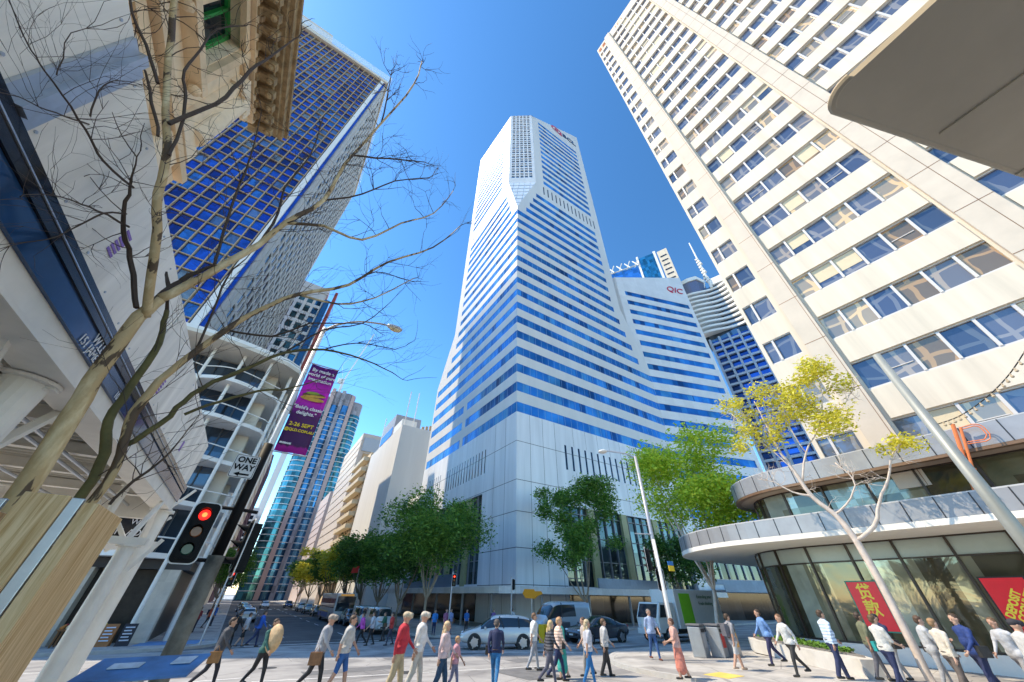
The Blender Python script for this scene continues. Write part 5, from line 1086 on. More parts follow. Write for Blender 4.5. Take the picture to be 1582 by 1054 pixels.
# ---------------- people ----------------
def rotx(v,a): c,s=math.cos(a),math.sin(a); return Vector((v.x,v.y*c-v.z*s,v.y*s+v.z*c))
def make_body(key,stride=.45,lean=.04,armL=.4,armR=-.4,elbL=.3,elbR=.3,skirt=None,belly=0,short=False,phone=False,bare_arm=True,knee=.25,long_=False):
    """one continuous remeshed figure facing +Y, feet on z=0; returns mesh with slots skin,shirt,lower,shoe,dark"""
    segs=[]   # (p,q,r0,r1,label)
    hip=Vector((0,0,.93))
    def sp(v): return Vector((v.x,v.y,v.z))
    up_=Vector((0,math.sin(lean),math.cos(lean)))
    chest=hip+up_*.42; neck=hip+up_*.55; head=neck+Vector((0,.02+lean*.1,.145))
    segs.append((hip+Vector((-.07,0,-.04)),hip+Vector((.07,0,-.04)),.132,.132,2))
    segs.append((hip+up_*.08,hip+up_*.22+Vector((0,belly*.05,0)),.15,.145+belly*.04,1))
    segs.append((hip+up_*.2,chest,.145,.15,1)); segs.append((hip+up_*.12+Vector((.05,0,0)),chest+Vector((.09,0,-.02)),.095,.105,1)); segs.append((hip+up_*.12+Vector((-.05,0,0)),chest+Vector((-.09,0,-.02)),.095,.105,1))
    segs.append((chest+Vector((-.165,0,.055)),chest+Vector((.165,0,.055)),.078,.078,1)); segs.append((hip+up_*.02+Vector((-.075,0,0)),hip+up_*.02+Vector((.075,0,0)),.142,.142,1)); segs.append((hip+up_*.1,chest+up_*.02,.158,.16,1))
    segs.append((chest+up_*.06,neck+up_*.06,.06,.052,0))
    segs.append((head+Vector((0,0,.03)),head+Vector((0,.0,.045)),.098,.098,0)); segs.append((head+Vector((0,.02,-.05)),head+Vector((0,.035,-.065)),.066,.055,0))
    segs.append((head+Vector((0,.095,.0)),head+Vector((0,.112,-.02)),.014,.017,0))
    for s in (-1,1): segs.append((head+Vector((s*.09,-.005,-.0)),head+Vector((s*.096,-.01,.03)),.017,.019,0))
    hands=[]
    for s,th,kn in ((-1,stride*.55,knee*.4),(1,-stride*.5,knee)):
        h=hip+Vector((s*.09,0,-.03)); k=h+rotx(Vector((0,0,-.42)),th); a=k+rotx(Vector((0,0,-.41)),th-kn)
        a.z=max(a.z,.085)
        lower=2
        segs.append((h,k,.10,.068 if not long_ else .085,lower)); segs.append((k,a,.066 if not long_ else .08,.046 if not long_ else .062,0 if (short or skirt) else 2))
        if not short and not skirt: pass
        ft=a+Vector((0,.15,-.052)); segs.append((a+Vector((0,-.045,-.045)),ft,.04,.036,3)); segs.append((a,a+Vector((0,-.02,-.03)),.04,.042,3))
    if skirt: segs.append((hip+Vector((0,0,.05)),hip+Vector((0,0,-skirt*.55)),.13,.19,2)); segs.append((hip+Vector((0,0,-skirt*.5)),hip+Vector((0,0,-skirt)),.17,.2,2))
    for s,ar,el in ((-1,armL,elbL),(1,armR,elbR)):
        sh=chest+Vector((s*.185,0,.055)); e=sh+rotx(Vector((s*.05,0,-.29)),ar); w_=e+rotx(Vector((-s*.03,0,-.25)),ar+el); hd=w_+rotx(Vector((-s*.005,0,-.09)),ar+el)
        segs.append((sh,e,.062,.048,1)); segs.append((sh,sh+(e-sh)*.62,.072,.066,1)); segs.append((e,w_,.045,.03,0 if bare_arm else 1)); segs.append((w_,hd,.026,.034,0)); hands.append((w_,hd,s))
    mb=MB()
    for p,q,r0,r1,l in segs:
        d=(q-p); L=d.length
        mb.tube([p,q] if L>1e-3 else [p,p+Vector((0,0,.001))],[r0,r1],12); mb.sph(p,r0,12,8); mb.sph(q,r1,12,8)
    me=bpy.data.meshes.new('b'); me.from_pydata(mb.v,[],mb.f); o=bpy.data.objects.new('b',me); COL.objects.link(o)
    rm=o.modifiers.new('r','REMESH'); rm.mode='VOXEL'; rm.voxel_size=.0155; sm=o.modifiers.new('s','SMOOTH'); sm.iterations=4; sm.factor=.5
    dg=bpy.context.evaluated_depsgraph_get(); m2=bpy.data.meshes.new_from_object(o.evaluated_get(dg)); bpy.data.objects.remove(o)
    n=len(m2.polygons); C=np.empty(n*3); m2.polygons.foreach_get('center',C); C=C.reshape(-1,3); best=np.full(n,9.); lab=np.zeros(n,int)
    for p,q,r0,r1,l in segs:
        p=np.array(p);q=np.array(q);d=q-p;L=max((d*d).sum(),1e-8); t=np.clip(((C-p)@d)/L,0,1); ds=np.linalg.norm(C-(p+t[:,None]*d),axis=1)-(r0+(r1-r0)*t); b=ds<best; best[b]=ds[b]; lab[b]=l
    # eyes, mouth and fingers join the same mesh
    nv=len(m2.vertices); V=np.empty(nv*3); m2.vertices.foreach_get('co',V); V=V.reshape(-1,3).tolist(); F=[tuple(p.vertices) for p in m2.polygons]; Lb=lab.tolist()
    ex=MB()
    for s in (-1,1): ex.sph(head+Vector((s*.033,.088,.018)),.011,6,5,mi=4)
    ex.tube([head+Vector((-.022,.09,-.055)),head+Vector((.022,.09,-.055))],.006,5,mi=4)
    for w_,hd,s in hands:
        d=(hd-w_).normalized(); side=Vector((0,1,0)); side=(side-d*side.dot(d)).normalized(); nr=d.cross(side)
        for i,(o_,ln) in enumerate(((-.026,.062),(-.009,.075),(.008,.072),(.024,.058))):
            b0=hd+side*o_+d*.015; ex.tube([b0,b0+d*ln*.5-nr*s*.006,b0+d*ln*.92-nr*s*.026],[.0095,.009,.007],6,mi=0)
        b0=w_+d*.035+side*.026; ex.tube([b0,b0+side*.026+d*.03,b0+side*.03+d*.055],[.012,.0105,.008],6,mi=0)
    off=len(V); V+= [tuple(v) for v in ex.v]; F+=[tuple(i+off for i in f) for f in ex.f]; Lb+=ex.mi
    me=bpy.data.meshes.new('body'); me.from_pydata(V,[],F); me.polygons.foreach_set('material_index',Lb); me.polygons.foreach_set('use_smooth',[True]*len(F)); me.update(); bpy.data.meshes.remove(m2)
    return me,head,chest,hip
BODY={
 'walk':make_body('walk'), 'walk2':make_body('walk2',stride=.62,lean=.12,armL=-.5,armR=.45,knee=.5,bare_arm=False), 'stand':make_body('stand',stride=.08,lean=.0,armL=.05,armR=.0,elbL=.2,elbR=.15,knee=.02),
 'phone':make_body('phone',stride=.25,lean=.10,armL=.35,armR=.4,elbL=1.3,elbR=1.35,bare_arm=False), 'shorts':make_body('shorts',short=True,stride=.5), 'dress':make_body('dress',skirt=.62,stride=.3,armL=.3,armR=.35,elbL=1.0,elbR=.7),
 'coat':make_body('coat',stride=.4,long_=True,bare_arm=False,armL=.5,armR=-.35,belly=.6), 'stout':make_body('stout',stride=.35,belly=1,armL=.5,armR=.3,elbL=1.0,elbR=.9)}
def solid(c,r=.8): 
    k='cloth_%02x%02x%02x'%tuple(int(x*255) for x in c); return mat(k,c,rough=r,var=.28,scale=7,bump=.9,bscale=9)
SK=[(.50,.29,.20),(.56,.35,.25),(.34,.19,.12),(.60,.38,.28)]
def extra():
    P('walk2',17.2,7.9,300,'person in white shirt and black skirt passing left in front of the planter end',(.62,.62,.6),(.03,.03,.03),hair=(.2,.1,.05),H=1.66)
    P('walk',18.9,6.1,135,'person in olive jacket close to the Chinese poster',(.16,.17,.1),(.1,.1,.12),hair=(.05,.03,.02),skin=2,H=1.75)
    P('coat',17.9,4.0,125,'person in cream jumper between the grey shirt and the blue suit jacket',(.66,.6,.5),(.12,.1,.09),hair=(.3,.18,.09),H=1.68,skin=3)
    P('shorts',16.8,1.9,300,'person in pale sports top and shorts beside the large checked shirt',(.5,.5,.6),(.35,.33,.3),hair=(.10,.06,.03),H=1.74)
    P('walk2',18.3,.6,120,'person in light denim shirt at the far right under the deposit poster',(.38,.47,.66),(.6,.58,.54),hair=(.12,.07,.04),H=1.8,skin=3)
    P('walk',11.8,12.7,300,'person in mushroom coloured dress shirt behind the pale grey cardigan',(.5,.42,.38),(.3,.28,.26),hair=(.1,.06,.04),H=1.64,z=0)
    P('walk2',9.4,11.9,115,'person in black singlet beside the peach top on the crossing',(.03,.03,.04),(.1,.1,.14),hair=(.55,.4,.2),long_hair=True,H=1.6,z=0,skin=3)
    P('walk',6.3,12.6,130,'child in pink top just right of the blonde woman',(.6,.3,.35),(.2,.2,.3),hair=(.4,.25,.12),H=1.25,z=0)
    P('walk2',.2,17.2,100,'person in charcoal jacket just left of the tan parcel',(.08,.08,.09),(.03,.03,.04),H=1.7,z=0,bag=('hand',(.3,.15,.05)))
    P('walk',9.6,29.2,285,'person in red top trailing the middle group',(.5,.05,.04),(.05,.05,.08),H=1.68,z=0)
    P('stand',13.9,34.6,160,'person in cream top at the edge of the far kerb',(.6,.55,.45),(.1,.1,.2),H=1.64)
    P('stand',24.0,36.0,180,'person in white shirt before the lobby doors',(.6,.6,.6),(.05,.05,.07),H=1.7)
def stripes(c1,c2,check=False,sc_=22):
    k='stripe_%02x%02x%s'%(int(c1[0]*255),int(c2[2]*255),check)
    if k in _M: return _M[k]
    m=bpy.data.materials.new(k); m.use_nodes=True; n=m.node_tree; N=n.nodes; L=n.links; b=N['Principled BSDF']; b.inputs['Roughness'].default_value=.8; tc=N.new('ShaderNodeTexCoord'); last=None
    for ax in (('Z','X') if check else ('Z',)):
        w=N.new('ShaderNodeTexWave'); w.bands_direction=ax; w.inputs['Scale'].default_value=sc_/6.0; w.inputs['Distortion'].default_value=.6; L.new(tc.outputs['Object'],w.inputs[0]); cr=N.new('ShaderNodeValToRGB'); cr.color_ramp.elements[0].position=.45; cr.color_ramp.elements[1].position=.55; cr.color_ramp.elements[0].color=(*c1,1); cr.color_ramp.elements[1].color=(*c2,1); L.new(w.outputs[0],cr.inputs[0])
        if last is None: last=cr.outputs[0]
        else: mx=N.new('ShaderNodeMix'); mx.data_type='RGBA'; mx.inputs[0].default_value=.5; L.new(last,mx.inputs[6]); L.new(cr.outputs[0],mx.inputs[7]); last=mx.outputs[2]
    L.new(last,b.inputs['Base Color']); nz=N.new('ShaderNodeTexNoise'); nz.inputs['Scale'].default_value=9; L.new(tc.outputs['Object'],nz.inputs[0]); bp=N.new('ShaderNodeBump'); bp.inputs['Strength'].default_value=.9; bp.inputs['Distance'].default_value=.02; L.new(nz.outputs[0],bp.inputs['Height']); L.new(bp.outputs[0],b.inputs['Normal']); _M[k]=m; return m
darkm=mat('eye_dark',(.05,.03,.03),var=0)
def person(pose,x,y,face,label,shirt,lower,shoe=(.04,.035,.03),skin=0,hair=(.06,.035,.02),long_hair=False,H=1.72,hat=None,bag=None,group=None,z=None):
    """face = heading in degrees clockwise from +Y"""
    me,head,chest,hip=BODY[pose]; t=thing('person',label,'person',(x,y,(G(y)+(.13 if z is None else z))),-R(face),group); f=H/1.745; t.scale=(f,f,f)
    mi_=[0]*len(me.polygons); me.polygons.foreach_get('material_index',mi_); m2=me.copy()
    for c in (mat('skin_%d'%skin,SK[skin],rough=.55,var=.06),(stripes(shirt,tuple(min(1,v*1.5+.08) for v in shirt),'checked' in label) if ('striped' in label or 'checked shirt and' in label or 'peach' in label or 'denim' in label) else solid(shirt)),solid(lower),solid(shoe,.5),darkm): m2.materials.append(c)
    m2.polygons.foreach_set('material_index',mi_)
    o=bpy.data.objects.new('body',m2); COL.objects.link(o); o.parent=t
    hm=solid(hair,.6); h=MB()
    if hat is None or long_hair:
        h.sph(head+Vector((0,-.018,.062)),.104,14,9,sz=.92)
        if long_hair: h.sph(head+Vector((0,-.055,-.02)),.095,12,8,sz=1.25); h.sph(chest+Vector((0,-.09,.08)),.085,12,8,sz=1.6,sy=.6); [h.sph(chest+Vector((s*.075,-.02,.13)),.05,8,6,sz=2.2) for s in (-1,1)]
        else: h.sph(head+Vector((0,-.05,.01)),.082,12,8,sz=1.0)
        lpart(h,'hair',hm,t,smooth=True)
    if hat:
        h=MB(); h.sph(head+Vector((0,-.005,.075)),.112,14,8,sz=.78); h.tube([head+Vector((0,.04,.07)),head+Vector((0,.17,.06))],[.085,.06],10); lpart(h,'cap',solid(hat),t,smooth=True)
    b=MB(); b.tube([hip+Vector((.142*math.cos(a)*1.25,.142*math.sin(a),.055)) for a in [2*PI*k/16 for k in range(17)]],.012,5); lpart(b,'belt',darkm,t)
    if bag is None and random.random()<.35: bag=random.choice([('side',(.10,.06,.03)),('back',(.03,.04,.08)),('hand',(.25,.12,.05)),('side',(.03,.03,.03))])
    if bag:
        kind,c=bag; bm_=solid(c,.6); b=MB()
        if kind=='back': b.box(-.15,.15,-.3,-.13,hip.z+.1,hip.z+.5); b.tube([(-.1,-.12,hip.z+.2),(-.11,.1,chest.z),(-.1,-.1,chest.z+.12)],.018,6); b.tube([(.1,-.12,hip.z+.2),(.11,.1,chest.z),(.1,-.1,chest.z+.12)],.018,6); lpart(b,'backpack',bm_,t,bevel=.03)
        if kind=='hand': b.box(.2,.3,-.16,.16,hip.z-.28,hip.z+.0); b.tube([(.25,-.08,hip.z),(.25,0,hip.z+.14),(.25,.08,hip.z)],.01,6); lpart(b,'handbag',bm_,t,bevel=.02)
        if kind=='side': b.box(-.34,-.22,-.1,.16,hip.z-.08,hip.z+.16); b.tube([(-.24,0,hip.z+.1),(-.05,.12,chest.z),(.13,0,chest.z+.1)],.012,6); lpart(b,'shoulder_bag',bm_,t,bevel=.02)
        if kind=='wrap': b.sph((.05,.28,1.25),.3,14,10,sx=.55,sy=1.0,sz=1.3); lpart(b,'tan_bag',bm_,t,smooth=True)
    return t
navy=(.02,.03,.09); jean=(.04,.10,.25); blk_=(.015,.015,.018); wh=(.72,.72,.70); gy=(.35,.36,.38); lb=(.42,.52,.68); kh=(.45,.36,.22)
P=person
P('coat',18.0,6.9,125,'person in pale blue striped shirt and navy trousers walking right by the bank corner window',lb,navy,H=1.8)
P('walk',19.3,5.7,300,'person in navy shirt half hidden behind the pale trunk of the golden tree',navy,gy,hair=blk_)
P('stout',17.5,5.3,120,'person in off white jacket and blue mask holding a small bag by the golden tree',(.62,.62,.58),navy,skin=1,hair=(.10,.06,.03),bag=('side',(.02,.3,.3)))
P('phone',18.6,4.5,150,'person in soft grey shirt with folded arms right of the pale trunk',(.48,.50,.52),gy,hair=(.09,.05,.03),skin=3)
P('coat',18.3,3.5,310,'person in open dark blue suit jacket walking left under the windows',(.02,.05,.2),navy,skin=1,H=1.8)
P('walk2',19.4,2.9,305,'person in pale grey shirt close behind the blue suit jacket',(.5,.52,.55),(.3,.3,.32),hair=(.14,.08,.04))
P('phone',17.0,2.3,140,'stooping person in loose light grey t-shirt and dark cap looking down',(.55,.55,.54),navy,hat=(.03,.03,.04),skin=1,H=1.74)
P('stout',16.2,1.35,120,'large person in pale blue checked shirt and jeans nearest the right edge',(.40,.47,.66),(.03,.09,.28),skin=3,H=1.86)
P('walk2',17.6,1.1,130,'person in light blue shirt and grey trousers behind the checked shirt',(.5,.55,.68),gy,hair=(.08,.05,.03),H=1.8)
P('walk2',19.0,9.5,310,'person in bright blue shirt and long dark trousers striding past the planter wall',(.16,.30,.58),(.03,.03,.09),H=1.75)
P('shorts',16.7,9.7,115,'person in grey vest and pale cropped trousers walking by the litter bins',(.28,.28,.3),(.5,.5,.5),H=1.62,bag=('back',(.12,.12,.14)),shoe=(.5,.35,.25))
P('dress',13.2,9.7,320,'woman with brown hair in a salmon pink dress carrying a white bag on the kerb',(.62,.36,.3),(.62,.22,.16),long_hair=False,hair=(.12,.05,.03),H=1.52,bag=('hand',(.6,.58,.55)))
P('walk',16.6,13.4,200,'man in light blue shirt and blue jeans stepping onto the corner kerb',(.36,.44,.62),jean,hair=(.2,.17,.15),H=1.74,shoe=(.15,.04,.02))
P('coat',12.3,12.2,120,'woman in pale grey cardigan with dark bag walking toward the corner',(.5,.5,.5),blk_,hair=(.14,.08,.04),H=1.6,bag=('side',(.03,.03,.03)),z=0)
P('walk',10.5,11.2,115,'woman in pale lilac jacket and bright blue jeans in the middle of the crossing',(.55,.56,.62),(.02,.16,.42),long_hair=True,hair=(.5,.4,.25),H=1.62,z=0)
P('dress',10.6,12.7,300,'woman in a teal dress with light brown hair crossing to the left',(.05,.42,.36),(.04,.36,.31),hair=(.4,.22,.12),H=1.66,skin=3,z=0)
P('walk2',10.1,12.3,120,'woman in peach top and navy skirt beside the teal dress',(.6,.42,.33),navy,hair=(.5,.3,.15),skin=3,H=1.66,z=0)
P('walk',10.9,14.8,120,'man in white t-shirt and grey trousers with tan shoulder bag on the crossing',wh,(.36,.38,.42),hair=(.16,.09,.05),H=1.76,bag=('side',(.5,.28,.18)),z=0)
P('walk2',7.55,12.3,40,'man in navy t-shirt and blue jeans walking away with arms swinging',navy,(.03,.18,.42),hair=(.1,.08,.07),H=1.64,skin=3,z=0)
P('coat',5.7,12.2,125,'woman with long blonde hair in a pale pink blouse and dark jeans',(.66,.5,.5),(.02,.06,.12),long_hair=True,hair=(.62,.45,.26),H=1.62,bag=('side',(.62,.6,.58)),z=0)
P('coat',5.2,12.9,120,'man in off white shirt and cap right beside the red jacket',wh,(.55,.52,.46),hat=(.55,.5,.42),H=1.84,z=0)
P('coat',4.55,12.7,120,'man in bright red jacket and khaki trousers with a cap',(.5,.03,.05),kh,hat=(.5,.42,.3),H=1.84,z=0)
P('walk2',2.75,14.6,118,'man in grey polo shirt and cap walking right in black trousers',(.38,.39,.42),blk_,hat=(.35,.3,.25),H=1.78,z=0)
P('shorts',3.4,14.3,118,'man in pale grey t-shirt and blue shorts right of the grey polo shirt',(.5,.5,.48),(.03,.12,.35),H=1.76,hair=(.08,.05,.03),z=0)
P('walk2',1.45,16.6,140,'person in dark clothes clutching a big tan wrapped parcel',(.04,.14,.12),blk_,H=1.66,bag=('wrap',(.62,.42,.22)),z=0)
P('walk2',.75,33.2,60,'person in black with an orange bag striding across at the far left kerb',blk_,blk_,H=1.76,bag=('back',(.6,.28,.04)),z=0)
P('shorts',1.35,33.4,70,'person in white top and dark shorts at the far left kerb',(.65,.6,.6),blk_,H=1.68,z=0)
P('walk2',2.05,32.6,75,'person in royal blue shirt leaning forward at the far side of the crossing',(.03,.12,.5),navy,H=1.8,z=0)
P('walk2',7.9,30.0,280,'person in magenta top in the middle group on the road',(.5,.08,.4),blk_,H=1.66,z=0)
P('walk',8.5,29.8,285,'person in pale grey shirt walking left with the magenta top',(.5,.5,.54),blk_,H=1.7,z=0)
P('shorts',7.3,30.6,100,'person in turquoise top and beige trousers beside the magenta top',(.03,.3,.45),kh,H=1.62,z=0)
P('phone',10.3,33.0,270,'person in dark green jacket at the far kerb near the parked vans',(.02,.1,.06),blk_,H=1.66,z=0)
P('stand',14.9,34.3,200,'person in bright blue top waiting under the large round tree',(.03,.2,.55),navy,H=1.66)
P('stand',15.8,34.0,190,'person in striped maroon top waiting under the large round tree',(.2,.05,.12),(.35,.08,.15),H=1.7)
P('stand',16.6,34.8,170,'person in light blue shirt standing by the far traffic light',(.25,.32,.6),(.2,.2,.25),H=1.7)
P('stand',18.6,35.6,180,'person with dark bun and blue vest behind the white car bonnet',(.03,.15,.45),blk_,H=1.66)
P('stand',21.5,35.6,170,'person in purple top in front of the tower lobby',(.22,.12,.35),blk_,H=1.66)
gq='people waiting on the far left footpath'
for i,(x,y,c,l) in enumerate([(-3.4,46,(.5,.5,.52),'pale grey'),(-2.9,47.2,(.1,.2,.4),'mid blue'),(-2.5,48.5,(.02,.02,.04),'black'),(-2.0,47,(.25,.03,.04),'dark red'),(-3.0,50.5,(.05,.05,.12),'dark navy'),(-1.3,52,(.5,.1,.05),'orange red'),(-1.0,55,(.05,.15,.5),'strong blue')]):
    P(('stand','phone','walk')[i%3],x,y,random.uniform(0,360),'person in %s top waiting on the far left footpath'%l,c,(.04,.04,.06),H=1.72,group=gq)
extra()
# ---------------- vehicles ----------------
rub=mat('tyre_rubber',(.02,.02,.02),rough=.8,var=.1); rim=mat('alloy_rim',(.5,.5,.52),rough=.3,metal=.9,var=.05); cgls=mat('car_glass',(.03,.04,.05),rough=.04,metal=.3,var=0,coat=.6); lmp=mat('headlamp',(.75,.77,.8),rough=.1,metal=.3,var=0); rlm=mat('tail_lamp',(.4,.01,.01),rough=.2,var=0); plate=mat('number_plate',(.7,.7,.65),var=0); blkp=mat('black_trim',(.02,.02,.022),rough=.5,var=.1)
def wheel(t,x,y,r=.34,w=.22):
    s=1 if y>0 else -1
    m=MB(); m.tube([(x,y-s*w,r),(x,y-s*w*.95,r),(x,y-s*.02,r),(x,y,r)],[r*.9,r,r,r*.9],24); o=lpart(m,'wheel',rub,t,smooth=False)
    m=MB(); m.tube([(x,y-s*.01,r),(x,y+s*.012,r)],[r*.66,r*.6],20)
    for k in range(5): a=2*PI*k/5; m.obox((x-.03*math.sin(a)+.1*math.cos(a),y,r+.03*math.cos(a)+.1*math.sin(a)),(r*.5*math.cos(a),0,r*.5*math.sin(a)),(.06*math.sin(a),0,-.06*math.cos(a)),(0,s*.02,0))
    q=lpart(m,'rim',rim,None); q.parent=o
STN={'suv':[(-1,.78,.46,.88,.92,.6),(-.965,.87,.32,1.0,1.18,.6),(-.84,.91,.26,1.03,1.5,.63),(-.5,.93,.23,1.0,1.6,.66),(0,.93,.22,.98,1.62,.66),(.2,.93,.22,.97,1.54,.63),(.5,.92,.23,.97,1.02,.68),(.62,.91,.24,.94,.98,.70),(.85,.88,.27,.84,.87,.66),(.97,.80,.34,.66,.70,.6),(1,.7,.45,.55,.6,.5)],
'sedan':[(-1,.76,.46,.86,.9,.6),(-.96,.86,.32,.95,1.0,.62),(-.72,.90,.24,.97,1.03,.66),(-.42,.91,.22,.95,1.36,.6),(-.1,.92,.22,.93,1.44,.62),(.12,.92,.22,.92,1.38,.6),(.45,.91,.23,.92,.97,.66),(.6,.9,.24,.9,.93,.68),(.85,.87,.27,.80,.83,.64),(.97,.78,.34,.62,.67,.58),(1,.68,.45,.55,.58,.5)],
'van':[(-1,.88,.4,1.1,1.95,.78),(-.98,.93,.3,1.12,1.97,.8),(-.9,.95,.25,1.12,2.0,.82),(-.4,.95,.24,1.12,2.0,.82),(.2,.95,.24,1.1,2.0,.8),(.42,.95,.24,1.08,1.92,.76),(.72,.93,.25,1.06,1.16,.74),(.82,.92,.26,1.0,1.08,.74),(.94,.86,.3,.86,.92,.68),(1,.76,.42,.66,.74,.6)]}
def car(name,label,cat,loc,rz,col,L=4.5,W=1.84,Hh=1.5,kind='suv',group=None,rough=.25):
    t=thing(name,label,cat,loc,rz,group); paintm=mat('car_paint_%02x%02x%02x'%tuple(int(c*255) for c in col),col,rough=rough,metal=.15,var=.04,scale=1,coat=.8)
    f=L/2; st=STN[kind]; H0=max(q[4] for q in st); kz=Hh/H0; kw=W/2/.93; V=[];F=[];MI=[]; n=14
    for x,hw,zb,zt,zr,rw in st:
        hw*=kw; rw*=kw; zb,zt,zr=zb,zt*kz,zr*kz
        h=[(0,zb),(hw*.85,zb),(hw,zb+.16),(hw*1.01,(zb+zt)/2+.05),(hw*.975,zt),(rw,zr-.05*(1 if zr-zt>.2 else .3)),(rw*.6,zr),(0,zr+.01)]
        ring=h+[(-y,z) for y,z in h[-2:0:-1]]
        V+=[(x*f,y,z) for y,z in ring]
    ns=len(st)
    for i in range(ns-1):
        for k in range(n):
            F.append((i*n+k,(i+1)*n+k,(i+1)*n+(k+1)%n,i*n+(k+1)%n)); kk=k if k<7 else 13-k
            rise=[st[i][4]-st[i][3],st[i+1][4]-st[i+1][3]]; w_=0
            if kk==4 and min(rise)>.12 and i>0 and not(kind=='van' and i<3): w_=1
            if kk==4 and min(rise)<.15<max(rise) and max(rise)>.4: w_=1
            if kk in (5,6) and ((rise[0]>.4 and rise[1]<.15) or (rise[1]>.35 and rise[0]<.25)): w_=1
            MI.append(w_)
    F.append(tuple(range(n-1,-1,-1))); F.append(tuple((ns-1)*n+k for k in range(n))); MI+=[0,0]
    me=bpy.data.meshes.new('c'); me.from_pydata(V,[],F); me.materials.append(paintm); me.materials.append(cgls); me.polygons.foreach_set('material_index',MI)
    o=bpy.data.objects.new('c',me); COL.objects.link(o); ss=o.modifiers.new('s','SUBSURF'); ss.levels=2; ss.render_levels=2
    dg=bpy.context.evaluated_depsgraph_get(); m2=bpy.data.meshes.new_from_object(o.evaluated_get(dg)); bpy.data.objects.remove(o)
    co=[tuple(v.co) for v in m2.vertices]
    for idx,nm,mm in ((0,'body',paintm),(1,'windows',cgls)):
        fs=[tuple(p.vertices) for p in m2.polygons if p.material_index==idx]; used=sorted({v for q in fs for v in q}); mp={v:i for i,v in enumerate(used)}
        m=MB(); m.add([co[v] for v in used],[tuple(mp[v] for v in q) for q in fs]); lpart(m,nm,mm,t,smooth=True)
    bpy.data.meshes.remove(m2); w=W/2; wx=f*.62
    def ring_at(x):
        for a,b in zip(st[:-1],st[1:]):
            if a[0]*f<=x<=b[0]*f: u=(x-a[0]*f)/((b[0]-a[0])*f); return [a[k]+(b[k]-a[k])*u for k in range(6)]
        return st[-1]
    m=MB()
    for px_ in ((-.12,.0),(-.52,-.5)) if kind!='van' else ((.15,.15),):
        for s in (-1,1):
            q=ring_at(px_[0]*f); m.tube([(px_[0]*f,s*q[1]*kw*.955,q[3]*kz),(px_[1]*f,s*(q[5]*kw+.02),q[4]*kz-.08)],.035,6)
    lpart(m,'pillars',blkp,t)
    for s in (-1,1):
        m=MB(); m.sph((f*.93,s*w*.72,.70*kz),.16,10,7,sx=.7,sy=1.0,sz=.42); lpart(m,'headlight',lmp,t,smooth=True)
        m=MB(); m.sph((-f*.965,s*w*.76,.84*kz),.13,10,7,sx=.5,sy=.9,sz=.9); lpart(m,'tail_light',rlm,t,smooth=True)
        m=MB(); m.sph((f*.36,s*(w+.06),1.0*kz),.1,8,6,sx=.7,sy=1.1,sz=.7); lpart(m,'mirror',paintm,t,smooth=True)
        for xx in (-wx,wx):
            m=MB(); m.tube([(xx,s*(w-.12),.36),(xx,s*(w+.012),.36)],[.42,.40],24); lpart(m,'wheel_arch',blkp,t)
            wheel(t,xx,s*(w+.03))
    m=MB(); m.box(f-.05,f+.01,-w*.5,w*.5,.44,.56); lpart(m,'grille',blkp,t); m=MB(); m.box(f+.012,f+.02,-.2,.2,.46,.55); m.box(-f-.02,-f-.008,-.2,.2,.6,.7); lpart(m,'plate',plate,t)
    return t
cl_=lambda x,y: (x,y,G(y))
car('parked_car','silver white people mover gliding left in front of the tower corner','car',cl_(14.5,23.4),R(152),(.58,.57,.55),L=4.7,Hh=1.62)
car('parked_car','dark grey estate car on the side street behind the truck cab','car',cl_(22.6,23.0),R(178),(.05,.055,.07),L=4.8,Hh=1.5,kind='sedan')
car('parked_car','beige sedan following the dark estate car on the side street','car',cl_(31.5,23.2),R(180),(.45,.38,.28),L=4.5,Hh=1.45,kind='sedan')
car('parked_car','silver van with blue tinted cab passing behind the crossing group','van',cl_(22.6,27.2),R(180),(.42,.46,.50),L=5.4,W=1.95,Hh=2.35,kind='van')
gv='vehicles parked along the right kerb'
for i,(y,c,l,k,hh) in enumerate([(42.5,(.55,.56,.56),'white van nearest the tower parked along the right kerb','van',2.0),(48.5,(.5,.5,.48),'second pale van parked along the right kerb','van',1.95),(54.5,(.08,.1,.13),'dark wagon parked between the vans and the bus','suv',1.6)]): car('parked_van' if k=='van' else 'parked_car',l,'van' if k=='van' else 'car',cl_(12.7,y),R(-92),c,L=4.9,Hh=hh,kind=k,group=gv)
cs=[(2.3,64,'white'),(2.2,74,'silver'),(2.4,86,'dark'),(2.3,100,'pale'),(12.7,78,'grey'),(12.6,88,'cream'),(12.7,99,'white'),(7.0,118,'white'),(12.6,124,'blue')]
cc={'white':(.7,.7,.7),'silver':(.45,.46,.48),'dark':(.04,.04,.05),'pale':(.6,.6,.58),'grey':(.2,.21,.22),'cream':(.6,.55,.45),'blue':(.04,.1,.3)}
wd={64:'first car along the left kerb beyond the crossing',74:'second car along the left kerb',86:'third car along the left kerb',100:'fourth car along the left kerb',78:'first car beyond the bus on the right kerb',88:'second car beyond the bus on the right kerb',99:'third car beyond the bus on the right kerb',118:'far car stopped in the middle lane',124:'fourth car beyond the bus on the right kerb'}
for x,y,n in cs: car('parked_car',n+' '+wd[y],'car',cl_(x,y),R(90 if x<5 else -90),cc[n],L=4.4,Hh=1.5,kind='suv',group='cars far down the street')
